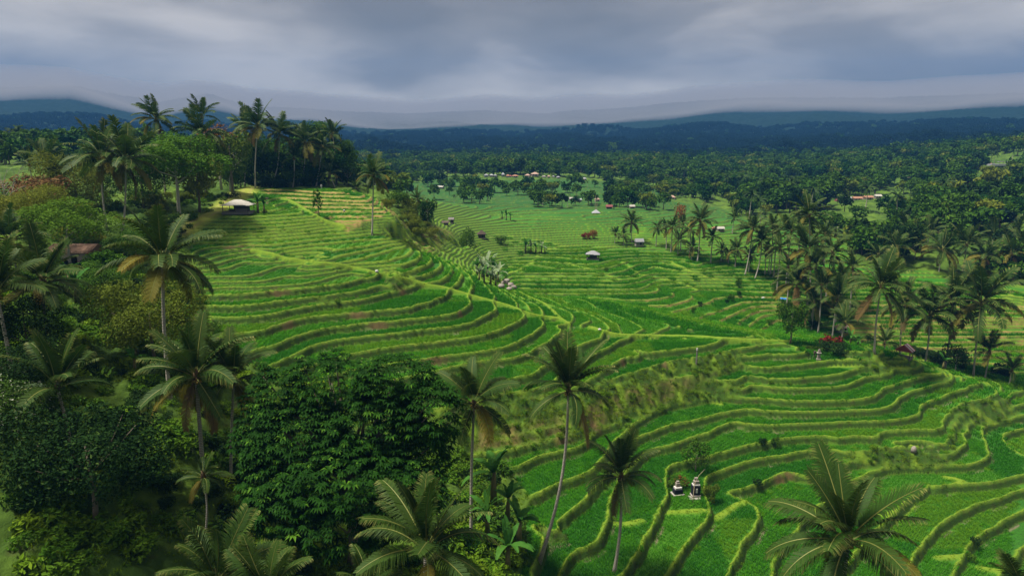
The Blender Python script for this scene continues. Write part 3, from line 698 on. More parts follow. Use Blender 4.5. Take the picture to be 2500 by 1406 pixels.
for lod, (n, wd) in {'hi': (88, .0115), 'lo': (30, .029)}.items():
    for c, (e0, dr_, hg) in CLASSES.items():
        for k in range(3):
            rr = random.Random(k * 7 + len(c)); ms = [m_frond_old, m_fibre] if c == 'dead' else [m_frond_yellow, m_rachis] if (c == 'hang' and k > 0) or (c == 'low' and k == 2) else [m_frond, m_rachis]
            FR[lod, c, k] = frond_mesh('frond', e0 + rr.uniform(-.1, .1), dr_ * rr.uniform(.85, 1.2), k * 13 + 5, n, wd, ms, leaf=.225 if c != 'up' else .20, hang=hg * 1.5)
def coco_mesh():
    g = Geo(); r = random.Random(3)
    for k in range(9):
        a = k * 2.4; c = Vector((math.cos(a) * .34, math.sin(a) * .34, -.25 - .3 * r.random()))
        vs, fs = [], []
        for i, (zz, rad) in enumerate(((.16, .0), (.09, .11), (0, .14), (-.1, .10), (-.17, .0))):
            for j in range(6): vs.append(c + Vector((math.cos(j * 1.047) * rad, math.sin(j * 1.047) * rad, zz)))
        for i in range(4):
            for j in range(6): fs.append((i * 6 + j, i * 6 + (j + 1) % 6, i * 6 + 6 + (j + 1) % 6, i * 6 + 6 + j))
        g.add(vs, fs, 0)
    for k in range(8):
        a = k * .785; g.tube([(0, 0, .1), (math.cos(a) * .25, math.sin(a) * .25, .25), (math.cos(a) * .55, math.sin(a) * .55, -.15 - .2 * (k % 2))], [.05, .035, .015], 4, 1)
    return g.mesh('coconuts', [m_coco, m_fibre], True)
ME_COCO = coco_mesh()
def heart_mesh():
    g = Geo(); g.tube([(0, 0, -.55), (0, 0, -.2), (0, 0, .15), (0, 0, .55), (0, 0, .9)], [.17, .26, .30, .20, .05], 8, 0)
    return g.mesh('crown_heart', [m_fibre], True)
ME_HEART = heart_mesh()
def palm_tree(base, top, R, lod, seed, label, group=None, mix=None, coco=True, name='coconut_palm', trunk_r=None, nf=None, spin=None):
    """base and top in metres; R = frond length"""
    r = random.Random(seed)
    root = bpy.data.objects.new(name, None); C.objects.link(root); root.location = base; root.empty_display_size = .3
    tag(root, label, 'palm tree', group)
    top = Vector(top) - Vector(base); H = max(top.z, .3)
    g = Geo(); S = 9; tr = trunk_r or (.17 if H > 7 else .14)
    bend = Vector((r.uniform(-.03, .03) * H, r.uniform(-.03, .03) * H, 0)); pts = []
    for i in range(S + 1):
        s = i / S; pts.append(Vector((top.x * s, top.y * s, -.5 + (H + .5) * s)) + bend * math.sin(math.pi * s) + Vector((top.x, top.y, 0)) * .12 * math.sin(math.pi * s))
    g.tube(pts, [tr * (1.5 if i == 0 else 1.12 if i == 1 else 1.0 - .3 * i / S) for i in range(S + 1)], 8, 0)
    link('trunk', g.mesh('trunk', [m_ptrunk], True), root)
    link('crown_heart', ME_HEART, root, top, (r.uniform(-.15, .15), r.uniform(-.15, .15), 0), .62 if R < 4 else .85)
    if coco: link('coconut_cluster', ME_COCO, root, top, (0, 0, r.uniform(0, 6)), .8)
    wa, wl = r.uniform(0, 6.28), r.uniform(.04, .24); WIND = Matrix.Rotation(wl, 3, Vector((math.cos(wa), math.sin(wa), 0)))
    m = mix or {'up': 4, 'high': 6, 'mid': 7, 'low': 5, 'hang': 3, 'dead': r.choice((0, 1, 2))}
    ph = spin if spin is not None else r.uniform(0, 6); k = 0
    for c, q in m.items():
        q = q if nf is None else max(1, round(q * nf))
        if c == 'dead' and m[c] == 0: continue
        for i in range(q):
            k += 1; a = ph + k * 2.39996 + r.uniform(-.25, .25); s = R * r.uniform(.78, 1.1) * (1.05 if c == 'up' else 1)
            link('frond', FR[lod, c, r.randrange(3)], root, top + Vector((math.cos(a), math.sin(a), 0)) * .08 + Vector((0, 0, .25 if c in ('up', 'high') else 0)),
                 (WIND @ Matrix.Rotation(a, 3, 'Z') @ Matrix.Rotation(r.uniform(-.2, .2), 3, 'Y') @ Matrix.Rotation(r.uniform(-.35, .35), 3, 'X')).to_euler(), s)
    return root

# ------------------------------------------------------------------ mountains
def skyline(u):
    U = [-800,0,100,200,300,400,520,620,760,850,1000,1180,1330,1400,1500,1700,1850,2000,2130,2300,2500,3300]
    Vv = [250,240,236,232,255,272,250,284,288,296,300,292,300,292,288,268,262,262,262,256,250,240]
    return np.interp(u, U, Vv) - 7
MR = np.concatenate([np.geomspace(735, 1500, 70), np.linspace(1515, 2600, 110), np.linspace(2640, 3100, 8)]); MTH = np.linspace(-math.radians(56), math.radians(56), 620)
mx_, my_ = MR[:, None] * np.sin(MTH)[None], MR[:, None] * np.cos(MTH)[None]
edge_t = np.clip(MTH, TH0 + .01, TH1 - .01)
edge_z = sample(Zf, 735 * np.sin(edge_t), 735 * np.cos(edge_t)) - 1.5
u_of = 1250 + FPX / cp * np.tan(MTH)
el = (703 - (skyline(u_of) - 14)) / FPX                                     # slope of the line of sight to the skyline
slope_top = (-sp + el * cp) / (cp + el * sp) * np.cos(MTH)
s_ = np.clip((MR - 735) / (2500 - 735), 0, 1.0)[:, None]
top_z = slope_top[None] * 2500
base_z = np.minimum(edge_z, -8)[None]
mz = edge_z[None] * (1 - np.clip(s_ * 3, 0, 1)) + base_z * np.clip(s_ * 3, 0, 1)
mz = mz + (top_z - base_z) * np.clip(s_, 0, 1.6) ** 1.9
fall = np.clip((MR - 735) / 300, 0, 1)[:, None]
mz += fall * ((1.05 - s_) * (waves(mx_, my_, 420, 51) * 9 * np.clip(s_ * 1.5, .1, 1) + waves(mx_, my_, 150, 52) * 5 + waves(mx_, my_, 60, 53) * 2))
mzj = mz + fall * np.random.RandomState(5).uniform(-2.5, 4.5, mz.shape)
Vm = np.stack([mx_, my_, mzj + CAMZ], -1).reshape(-1, 3); I = np.arange(len(MR) * len(MTH)).reshape(len(MR), len(MTH))
mme = mesh_np('mountains', Vm, np.stack([I[:-1, :-1], I[:-1, 1:], I[1:, 1:], I[1:, :-1]], -1).reshape(-1, 4), False)
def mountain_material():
    M = MT('hazed_mountain_forest', .95, .05); a = M.noise(.02, 4, .6); b = M.noise(.09, 4, .7)
    M.col(M.mix(b, M.mix(a, (0.003, 0.010, 0.009), (0.006, 0.017, 0.012)), M.mix(a, (0.007, 0.019, 0.013), (0.013, 0.028, 0.016)))); return M.m  # haze tint put into the forest colour, dark and bluish
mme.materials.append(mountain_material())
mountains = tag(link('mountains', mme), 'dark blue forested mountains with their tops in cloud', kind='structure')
def mheight(x, y):
    r = np.hypot(x, y); t = np.arctan2(x, y)
    i = np.clip(np.interp(r, MR, np.arange(len(MR))), 0, len(MR) - 1.01).astype(int); j = np.clip(((t - MTH[0]) / (MTH[1] - MTH[0])), 0, len(MTH) - 1).astype(int)
    return mz[i, j] + CAMZ
# ground outside the view, so that the land goes on behind the camera
def outer_ground():
    g = Geo(); k = 40; rr = [12, 18, 60, 200, 735, 2000, 3100]; vs, fs = [], []
    for r in rr:
        for j in range(k + 1):
            a = TH1 - .01 + (2 * math.pi - (TH1 - TH0) + .02) * j / k
            t = min(max(a if a < math.pi else a - 2 * math.pi, TH0 + .01), TH1 - .01)
            side = TH1 - .01 if j <= k / 2 else TH0 + .01
            z = float(sample(Zf, np.array([max(r, 18) * math.sin(side)]), np.array([max(r, 18) * math.cos(side)]))[0]) if r < 740 else -10
            w = min(1, min(j, k - j) / 6); z = z * (1 - w) + (-32 if r < 740 else -10) * w - .3
            vs.append((r * math.sin(a), r * math.cos(a), z + CAMZ))
    for i in range(len(rr) - 1):
        for j in range(k): fs.append((i * (k + 1) + j, (i + 1) * (k + 1) + j, (i + 1) * (k + 1) + j + 1, i * (k + 1) + j + 1))
    b = len(vs); vs.append((0, 0, CAMZ - 34)); 
    for j in range(k): fs.append((b, j, j + 1))
    g.add(vs, fs); return g.mesh('ground', [plain('outer_ground', (0.015, 0.035, 0.006), (0.05, 0.09, 0.012), .2)], True)
tag(link('ground', outer_ground()), 'green hillside going on outside the view', kind='structure')

# ------------------------------------------------------------------ haze and low cloud
def volume_mat(name, col, dens, aniso=0.0):
    m = bpy.data.materials.new(name); m.use_nodes = True; nt = m.node_tree; nt.nodes.clear()
    o = nt.nodes.new('ShaderNodeOutputMaterial'); v = nt.nodes.new('ShaderNodeVolumePrincipled')
    v.inputs['Color'].default_value = (*col, 1); v.inputs['Density'].default_value = dens; v.inputs['Anisotropy'].default_value = aniso
    nt.links.new(v.outputs[0], o.inputs['Volume']); return m
HAZE = 2.1e-4
g = Geo(); g.box((0, 0, 130), (7000, 7000, 640)); hz = g.mesh('haze', [volume_mat('haze', (0.075, 0.235, 0.55), HAZE)])
tag(link('haze', hz), 'thin bluish haze lying over the whole valley', kind='stuff')
def mist_mesh():
    """a lens of low cloud resting on the mountain tops"""
    g = Geo(); vs, fs = [], []; na, nr_ = 60, 20
    for top in (0, 1):
        for i in range(nr_ + 1):
            for j in range(na + 1):
                a = -math.radians(60) + math.radians(120) * j / na; s = i / nr_; R = 1650 + 1400 * s
                uu = 1250 + FPX / cp * math.tan(max(-1.0, min(1.0, a))); e = (703 - (float(skyline(uu)) + 27)) / FPX
                zb = (-sp + e * cp) / (cp + e * sp) * math.cos(a) * 2300
                w = min(1, s / .62) ** 1.25; z = zb + 5 * math.sin(a * 19 + 1) + 3 * math.sin(a * 43 + s * 5) + (top * (120 * w) if i else 0)
                vs.append((R * math.sin(a), R * math.cos(a), CAMZ + z))
    n1 = (nr_ + 1) * (na + 1); q = na + 1
    for top in (0, 1):
        for i in range(nr_):
            for j in range(na):
                f = (top * n1 + i * q + j, top * n1 + i * q + j + 1, top * n1 + (i + 1) * q + j + 1, top * n1 + (i + 1) * q + j)
                fs.append(f if top else f[::-1])
    for i in range(nr_):
        for j in (0, na):
            f = (i * q + j, (i + 1) * q + j, n1 + (i + 1) * q + j, n1 + i * q + j); fs.append(f if j == 0 else f[::-1])
    for j in range(na): fs.append((nr_ * q + j, nr_ * q + j + 1, n1 + nr_ * q + j + 1, n1 + nr_ * q + j))
    g.add(vs, fs); me = g.mesh('low_cloud', [volume_mat('low_cloud', (0.41, 0.405, 0.44), 3.4e-3)])
    bm = bmesh.new(); bm.from_mesh(me); bmesh.ops.remove_doubles(bm, verts=bm.verts, dist=.01); bmesh.ops.recalc_face_normals(bm, faces=bm.faces); bm.to_mesh(me); bm.free()
    return me
tag(link('low_cloud', mist_mesh()), 'grey low cloud hiding the mountain tops', kind='stuff')
# ------------------------------------------------------------------ scattered stuff: grass, rice, undergrowth, far forest (geometry nodes over points)
def scatter(name, pts, scl, rot, pick, sources, label, seed=0):
    me = bpy.data.meshes.new(name); me.vertices.add(len(pts)); me.vertices.foreach_set('co', np.asarray(pts, np.float32).ravel())
    fattr(me, 'sc', scl); fattr(me, 'rz', rot)
    a = me.attributes.new('pick', 'INT', 'POINT'); a.data.foreach_set('value', np.asarray(pick, np.int32))
    o = tag(link(name, me), label, kind='stuff')
    ng = bpy.data.node_groups.new(name, 'GeometryNodeTree')
    ng.interface.new_socket('Geometry', in_out='INPUT', socket_type='NodeSocketGeometry'); ng.interface.new_socket('Geometry', in_out='OUTPUT', socket_type='NodeSocketGeometry')
    N, L = ng.nodes.new, ng.links.new; gi, go = N('NodeGroupInput'), N('NodeGroupOutput'); jn = N('GeometryNodeJoinGeometry')
    def named(n, t):
        x = N('GeometryNodeInputNamedAttribute'); x.data_type = t; x.inputs[0].default_value = n; return x.outputs[0]
    sc_, rz_, pk_ = named('sc', 'FLOAT'), named('rz', 'FLOAT'), named('pick', 'INT'); cx = N('ShaderNodeCombineXYZ'); L(rz_, cx.inputs[2])
    for i, s in enumerate(sources):
        ip = N('GeometryNodeInstanceOnPoints'); oi = N('GeometryNodeObjectInfo'); oi.inputs[0].default_value = s
        cmp = N('FunctionNodeCompare'); cmp.data_type = 'INT'; cmp.operation = 'EQUAL'; cmp.inputs[3].default_value = i; L(pk_, cmp.inputs[2])
        L(gi.outputs[0], ip.inputs['Points']); L(cmp.outputs[0], ip.inputs['Selection']); L(oi.outputs['Geometry'], ip.inputs['Instance'])
        L(cx.outputs[0], ip.inputs['Rotation']); L(sc_, ip.inputs['Scale']); L(ip.outputs[0], jn.inputs[0])
    L(jn.outputs[0], go.inputs[0])
    o.modifiers.new('spread', 'NODES').node_group = ng
    return o
rs = np.random.RandomState(77)
AREA = (np.gradient(RR) * RR * (TT[1] - TT[0]))[:, None] * np.ones_like(B)
INVIEW = (np.abs(TT)[None] < math.radians(39)) & (RR[:, None] > 30)
def pick_cells(dens, mask):
    w = np.clip(dens, 0, None) * AREA * mask * INVIEW
    sel = np.where(rs.rand(*w.shape) < w); n = len(sel[0])
    r = RR[sel[0]] + rs.uniform(-.5, .5, n) * np.gradient(RR)[sel[0]]; t = TT[sel[1]] + rs.uniform(-.5, .5, n) * (TT[1] - TT[0])
    x, y = r * np.sin(t), r * np.cos(t)
    return np.stack([x, y, sample(Zg, x, y)], 1)
def blades_mesh(name, mat, n, rad, h, w, seed, lean=.35, rows=None):
    r = random.Random(seed); g = Geo()
    spots = [(r.gauss(0, rad * .5), r.gauss(0, rad * .5)) for _ in range(n)] if rows is None else \
        [((i - rows / 2 + .5) * 2 * rad / rows + r.gauss(0, .02), (j - rows / 2 + .5) * 2 * rad / rows + r.gauss(0, .02)) for i in range(rows) for j in range(rows) for _ in range(n)]
    for x, y in spots:
        a = r.uniform(0, 6.28); hh = h * r.uniform(.65, 1.25); l = hh * r.uniform(.1, lean * 2); ww = w * r.uniform(.7, 1.3)
        c, s = math.cos(a), math.sin(a); b = Vector((x, y, -.05)); m = b + Vector((c * l * .35, s * l * .35, hh * .65)); e = b + Vector((c * l, s * l, hh)); q = Vector((-s, c, 0)) * ww
        t = r.uniform(.25, .75); g.add([b - q * .5, b + q * .5, m + q * .45, m - q * .45, e], [(0, 1, 2, 3), (3, 2, 4)], 0, [t * .5, t * .5, t, t, min(1, t + .3)])
    return g.mesh(name, [mat])
def place_source(name, me, u, v, label):
    h = hit(u, v); return tag(link(name, me, None, h), label, kind='stuff')
sg = [place_source('grass', blades_mesh('grass', F_GRASS, 24, .16, .14, .034, k), 1500 + 40 * k, 1290, 'yellow green grass growing on the terrace edges') for k in range(3)]
sr = [place_source('rice', blades_mesh('rice', (F_RICE, F_RICE2, F_RICE3, F_RICE)[k], (4, 4, 4, 2)[k], .5, .34, .040, 20 + k, .4, 5), (1560, 1630, 1700, 1490)[k], 1340, 'young green rice planted in the flooded terraces') for k in range(4)]
near = np.clip((150 - RR) / 60, 0, 1)[:, None]
sb = [place_source('bank_grass', blades_mesh('bank_grass', (F_BANK, F_BANK, F_GRASS)[k], 34, .34, .16, .038, 30 + k), 1300 + 30 * k, 1180, 'darker grass hanging on the step walls') for k in range(3)]
fade = np.clip((135 - RR) / 50, .25, 1)[:, None]; okg = (RR < 175)[:, None] & (track_m < .2)
p = pick_cells(2.6 * np.clip((t > 0) * (bank_t < .93) + 1.6 * steep, 0, 1.6) * Tm * fade, okg & (dry < .6) & (slip < .35))
st_ = sample(steep, p[:, 0], p[:, 1]); pk = np.where(rs.rand(len(p)) < .85 * st_ + .06 + .35 * sample(lit_faces, p[:, 0], p[:, 1]), 2, rs.randint(0, 2, len(p)))
scatter('bank_grass_tufts', p, rs.uniform(.5, 1.1, len(p)) * (1 + .5 * st_), rs.uniform(0, 6.28, len(p)), pk, sb, 'green grass tufts hanging on the faces of the terrace steps')
gmask = np.clip(bund * (t <= 0) + (bank_t > .93) * 1.0 + path_m, 0, 1) * Tm
p = pick_cells(5.5 * gmask * fade, okg)
scatter('grass_tufts', p, rs.uniform(.6, 1.1, len(p)) * np.clip(1.9 - np.hypot(p[:, 0], p[:, 1]) / 95, .55, 1), rs.uniform(0, 6.28, len(p)), rs.randint(0, 3, len(p)), sg, 'yellow green grass tufts covering the terrace edges and banks')
def rice_grid(step, r0, r1):
    x, y = np.meshgrid(np.arange(-150, 190, step), np.arange(20, r1, step)); x = (x + rs.uniform(-.12, .12, x.shape) * step).ravel(); y = (y + rs.uniform(-.12, .12, y.shape) * step).ravel()
    r = np.hypot(x, y); k = (r > r0) & (r < r1) & (np.abs(np.arctan2(x, y)) < math.radians(39)); x, y = x[k], y[k]
    q = sample(rice, x, y); k = q > .55; return np.stack([x[k], y[k], sample(Zg, x[k], y[k])], 1)
pa, pb = rice_grid(.80, 30, 122), rice_grid(1.45, 122, 200)
p = np.concatenate([pa, pb]); big = np.concatenate([np.full(len(pa), 1.0), np.full(len(pb), 1.7)])
hv = sample(hsh, p[:, 0], p[:, 1]) + rs.normal(0, .05, len(p)); rpk = np.where(hv < .30, 1, np.where(hv < .62, 0, np.where(hv < .80, 2, np.where(hv < .95, 3, 0))))
ang = .5 + .3 * np.sin(p[:, 0] * .05) + rs.normal(0, .08, len(p)) + rs.randint(0, 4, len(p)) * math.pi / 2
scatter('rice_plants', p, big * rs.uniform(.85, 1.08, len(p)) * np.where((sample(hstep, p[:, 0], p[:, 1]) < .9) & (p[:, 0] < -4), .62, 1), ang, rpk, sr, 'rows of young rice standing in the terraces')
sf = [place_source('undergrowth', leaf_mesh('undergrowth', [((0, 0, .25), (.5, .5, .35)), ((.3, .2, .3), (.35, .3, .3)), ((-.25, .3, .25), (.3, .35, .3))], 150, .24, [m_], 60 + k, .45, .3), 120 + 60 * k, 1330, 'low leafy undergrowth on the near slope') for k, m_ in enumerate((F_FERN, F_MID, F_BRIGHT, F_COOL))]
p = pick_cells(1.15 * np.clip((120 - RR) / 60, .12, 1)[:, None] * np.clip(waves(XX, YY, 11, 61) * .8 + .75, .05, 1.5), (wild > .5) & (RR < 170)[:, None] & (XX < 20))
ps = pick_cells(.35 * steep * Tm, (RR < 135)[:, None] & (YY < 112)); n0 = len(p); p = np.concatenate([p, ps])
zone = waves(p[:, 0], p[:, 1], 16, 62); pk = np.where(zone > .5, 2, np.where(zone > -.1, 0, np.where(rs.rand(len(p)) < .5, 1, 3)))
pk = np.where((np.hypot(p[:, 0], p[:, 1]) < 50) & (p[:, 0] < -12) & (rs.rand(len(p)) < .8), np.where(zone > 0, 2, 0), pk)
pk = np.where(np.arange(len(p)) >= n0, rs.choice([0, 2], len(p)), pk); ku = ~((np.hypot(p[:, 0], p[:, 1]) < 46) & (p[:, 0] < -13) & (rs.rand(len(p)) < .7)); p, pk, n0 = p[ku], pk[ku], int(ku[:n0].sum())
scatter('undergrowth_cover', p, np.where(np.arange(len(p)) < n0, rs.uniform(.7, 1.9, len(p)), rs.uniform(.35, .9, len(p))), rs.uniform(0, 6.28, len(p)), pk, sf, 'low leafy undergrowth covering the jungle slope')
pg = pick_cells(3.0 * np.clip((80 - RR) / 40, .06, 1)[:, None] * np.clip(waves(XX, YY, 7, 63) * .7 + .6, 0, 1.4), (wild > .5) & (RR < 120)[:, None] & (XX < 20))
scatter('wild_grass', pg, rs.uniform(1.0, 2.3, len(pg)), rs.uniform(0, 6.28, len(pg)), rs.randint(0, 3, len(pg)), sg, 'rough grass between the bushes of the jungle slope')

# ------------------------------------------------------------------ coconut palms: crown centre and foot seen in the photograph
def palm_at(cu, cv, Rpx, seed, label, foot=None, depth=None, group=None, lod=None, **kw):
    if depth is None:
        h = hit(*foot); depth = h.y; base = h
        top = at_depth(cu, cv, depth)
    else:
        top = at_depth(cu, cv, depth)
        if foot is not None: b = at_depth(foot[0], foot[1], depth); base = Vector((b.x, depth, ground(b.x, depth)))
        else: base = Vector((top.x + random.Random(seed).uniform(-.4, .4), depth, ground(top.x, depth)))
    dist = (top - Vector((0, 0, CAMZ))).length
    R = Rpx * dist / math.hypot(FPX, 0) * 0.95
    if top.z - base.z < .4: base.z = top.z - .4
    return palm_tree(base, top, R, lod or ('hi' if dist < 78 else 'lo'), seed, label, group, **kw)
BIG = {'up': 4, 'high': 5, 'mid': 6, 'low': 5, 'hang': 3, 'dead': 1}
YNG = {'up': 5, 'high': 6, 'mid': 3, 'low': 2, 'hang': 0, 'dead': 0}
NEAR = [
 (397,640,142,'large coconut palm with drooping fronds in front of the rounded tree',(398,815),56,dict(mix={'up':4,'high':5,'mid':6,'low':7,'hang':2,'dead':0},spin=.4)),
 (479,922,150,'coconut palm with dried hanging fronds left of the big dark tree',(492,1120),48,dict(mix={'up':4,'high':7,'mid':4,'low':3,'hang':4,'dead':3},spin=1.1)),
 (570,930,112,'slender coconut palm standing against the left edge of the big dark tree',(572,1285),50,dict(mix={'up':4,'high':5,'mid':4,'low':2,'hang':3,'dead':1},nf=.8,trunk_r=.12)),
 (140,948,122,'young coconut palm with upright fronds beside the white flowering bush',None,45,dict(mix={'up':5,'high':5,'mid':1,'low':2,'hang':0,'dead':0},coco=False)),
 (497,1165,62,'small dark fan of palm leaves below the palm with dried fronds',(495,1275),44,dict(mix={'up':2,'high':3,'mid':4,'low':3,'hang':1,'dead':0},coco=False,trunk_r=.08)),
 (530,1425,150,'low coconut palm spreading its fronds at the bottom edge of the picture',None,35,dict(mix={'up':5,'high':6,'mid':3,'low':1,'hang':0,'dead':0},coco=False)),
 (655,1460,130,'short coconut palm at the bottom edge, right of the other low palm',None,33,dict(mix={'up':5,'high':5,'mid':3,'low':1,'hang':0,'dead':0},coco=False)),
 (1040,1345,195,'big leafy palm in the shade at the lower right side of the dark tree',None,36,dict(mix={'up':5,'high':7,'mid':5,'low':2,'hang':1,'dead':1},coco=False)),
 (900,1450,105,'small palm almost hidden at the foot of the big dark tree',None,35,dict(mix={'up':3,'high':4,'mid':3,'low':1,'hang':0,'dead':0},coco=False)),
 (1158,985,124,'coconut palm with green nuts right behind the banana plants',(1150,1270),58,dict(mix={'up':4,'high':6,'mid':5,'low':4,'hang':3,'dead':1},spin=2)),
 (1388,955,142,'tall coconut palm with leaning pale trunk in the middle of the terraces',(1315,1425),60,dict(mix={'up':7,'high':8,'mid':2,'low':3,'hang':2,'dead':1},spin=.9)),
 (1517,1165,112,'shorter coconut palm with one hanging pink dry frond left of the shrines',(1497,1425),61,dict(mix={'up':4,'high':5,'mid':4,'low':4,'hang':1,'dead':1},spin=2.2)),
 (2070,1322,180,'big coconut palm in the lower right corner of the terraces',(2062,1600),38,dict(mix={'up':6,'high':6,'mid':4,'low':7,'hang':3,'dead':1},spin=.3)),
 (2505,1460,100,'palm whose fronds reach into the bottom right corner of the picture',None,38,dict(mix={'up':4,'high':5,'mid':4,'low':2,'hang':0,'dead':0},coco=False)),
 (105,690,108,'coconut palm with broad dark crown in front of the rusty roofed house',None,58,dict(mix={'up':4,'high':7,'mid':5,'low':4,'hang':2,'dead':1})),
 (-8,720,118,'coconut palm cut off by the left edge of the picture',None,52,dict(mix={'up':6,'high':6,'mid':3,'low':2,'hang':0,'dead':0})),
 (25,590,80,'coconut palm with yellowish upright fronds near the left edge',None,84,dict(mix={'up':5,'high':5,'mid':3,'low':2,'hang':1,'dead':2})),
 (247,387,92,'tall coconut palm with white trunk, leftmost of the pair at the hill foot',(262,562),None,dict(mix=BIG,spin=.2)),
 (306,396,88,'tall coconut palm with brown fronds beside the white trunked palm',(298,568),None,dict(mix={'up':4,'high':5,'mid':6,'low':5,'hang':4,'dead':1})),
 (381,292,52,'lone coconut palm rising above the bright green spreading tree',None,150,dict(mix=BIG)),
 (492,284,46,'highest coconut palm on the hilltop with few upright fronds',None,168,dict(mix={'up':5,'high':4,'mid':4,'low':2,'hang':0,'dead':0})),
 (493,332,66,'full coconut palm standing just below the highest hilltop palm',None,152,dict(mix=BIG)),
 (598,318,46,'slim coconut palm with bare pale trunk at the left of the hilltop row',(595,428),186,dict(mix=BIG)),
 (630,311,62,'tallest pale trunked coconut palm at the end of the dirt track',(623,455),180,dict(mix=BIG)),
 (682,330,54,'coconut palm with wide crown right of the tallest pale trunked one',(661,452),186,dict(mix=BIG)),
 (718,388,40,'small coconut palm in the shade under the hilltop palm row',(714,452),186,dict(mix=YNG)),
 (745,350,54,'coconut palm with brownish drooping fronds in the hilltop row',(737,457),187,dict(mix={'up':3,'high':4,'mid':6,'low':6,'hang':3,'dead':2})),
 (787,364,46,'coconut palm with leaning trunk near the right end of the hilltop row',(771,457),188,dict(mix=BIG)),
 (812,330,40,'sparse palm sticking out above the right end of the hilltop trees',None,200,dict(mix=YNG)),
 (806,424,36,'low palm with yellowed fronds at the foot of the hilltop trees',(820,460),187,dict(mix={'up':2,'high':3,'mid':5,'low':4,'hang':1,'dead':1})),
 (870,462,24,'small young palm beside the path at the top of the brown terraces',None,184,dict(mix=YNG)),
 (912,430,58,'lone coconut palm on the brow of the brown walled terraces',(908,573),None,dict(mix={'up':4,'high':5,'mid':7,'low':6,'hang':3,'dead':1},spin=.5)),
 (1019,488,28,'tallest of the palms in the thicket below the brown terraces',None,172,dict(mix=BIG)),
 (994,498,25,'palm at the left of the thicket below the brown terraces',None,174,dict(mix=BIG)),
 (1037,508,22,'smallest palm of the thicket below the brown terraces',None,176,dict(mix=BIG)),
 (115,398,48,'palm with dark rounded crown above the yellow bushes on the left',None,142,dict(mix=YNG)),
 (72,402,36,'palm behind the rusty leaved bush at the left',None,150,dict(mix=YNG)),
 (148,428,42,'palm with upright fronds between the yellow bushes and white trunked palm',None,126,dict(mix=YNG)),
 (2150,704,86,'tall coconut palm with orange dead frond behind the front ridge',(2135,862),None,dict(mix={'up':4,'high':6,'mid':6,'low':5,'hang':2,'dead':2})),
 (2210,748,66,'dark coconut palm above the red and white striped shed roof',(2200,880),125,dict(mix=BIG)),
 (2270,772,72,'dark coconut palm just right of the striped shed roof',(2257,888),124,dict(mix=BIG)),
 (2325,737,78,'coconut palm with yellowish top between two others behind the ridge',(2309,885),126,dict(mix=BIG)),
 (2396,740,88,'rightmost tall coconut palm with white trunk behind the front ridge',(2377,915),122,dict(mix={'up':5,'high':6,'mid':5,'low':6,'hang':4,'dead':0})),
 (2416,858,46,'young palm at the foot of the rightmost tall coconut palm',(2405,915),121,dict(mix=YNG)),
 (2470,905,36,'low palm by the right edge behind the front ridge',None,118,dict(mix=YNG)),
 (2160,838,40,'young palm leaning over the ridge beside the striped shed',None,122,dict(mix=YNG)),
 (2062,790,46,'young feathery palm behind the red flowering bushes',None,128,dict(mix=YNG)),
 (1976,527,56,'highest coconut palm of the dense cluster on the right',(1976,760),160,dict(mix=BIG)),
 (1972,612,62,'coconut palm just below the highest one of the dense cluster',(1975,750),152,dict(mix=BIG)),
 (1542,545,36,'lone coconut palm in the fields near the grey hut',(1544,592),None,dict(mix=BIG)),
 (1710,541,42,'tallest palm at the right of the row beside the grey hut',(1702,641),None,dict(mix=BIG)),
 (1838,560,44,'tall palm with white trunk at the left of the valley grove',(1818,673),None,dict(mix=BIG)),
 (1860,590,42,'palm with white trunk right of the tall grove palm',(1842,681),None,dict(mix=BIG)),
]
for k, (cu, cv, R, lab, foot, d, kw) in enumerate(NEAR):
    palm_at(cu, cv, R, 100 + k, lab, foot, d, **kw)
GROVES = [
 ('palm in the dense cluster by the blue tarpaulin', 'palms of the dense cluster', [(1945,692,64,150),(1992,652,58,148),(2032,618,56,156),(2052,690,56,146),(2044,732,64,138),(1988,742,52,142),(1932,568,46,168),(2082,655,46,152),(1960,560,46,172),(2015,575,42,168),(1905,610,42,164),(2005,700,50,140),(1925,655,44,156)]),
 ('palm in the row right of the grey hut', 'palms in the row by the grey hut', [(1642,556,34,196),(1626,562,28,200),(1656,590,28,192),(1686,562,34,190),(1690,606,30,186),(1740,582,30,184),(1605,558,26,204),(1668,548,30,198),(1522,575,22,204),(1502,572,20,206)]),
 ('coconut palm of the valley grove between the rice fields', 'palms of the valley grove', [(1800,611,30,182),(1780,620,26,184),(1870,622,26,176),(1882,608,22,178),(1886,556,36,176),(1792,535,26,222),(1762,612,24,186),(1832,625,24,178),(1896,575,34,174)]),
 ('palm of the forest edge above the right terraces', 'palms along the forest edge', [(2190,606,46,182),(2240,590,42,190),(2215,560,40,214),(2300,612,50,178),(2360,600,50,180),(2405,626,42,176),(2470,620,46,174),(2090,570,32,216),(2120,600,36,196),(2040,560,30,226),(2270,570,36,206),(2330,565,34,214),(2425,580,38,206),(2480,572,38,206),(2155,575,34,210),(2385,555,34,222),(2500,600,44,184),(2145,625,34,186)]),
]
sd_ = 400
ORD = 'first second third fourth fifth sixth seventh eighth ninth tenth eleventh twelfth thirteenth fourteenth fifteenth sixteenth seventeenth eighteenth nineteenth twentieth'.split()
def nth(k, n): return 'leftmost' if k == 0 else 'rightmost' if k == n - 1 else (ORD[k] if k < len(ORD) else 'next') + ' from the left'
for lab, grp, lst in GROVES:
    for j, (u, v, R, d) in enumerate(sorted(lst)):
        sd_ += 1; palm_at(u, v, R, sd_, lab + ', ' + nth(j, len(lst)), None, d, grp, mix=BIG if sd_ % 3 else YNG, nf=.85)
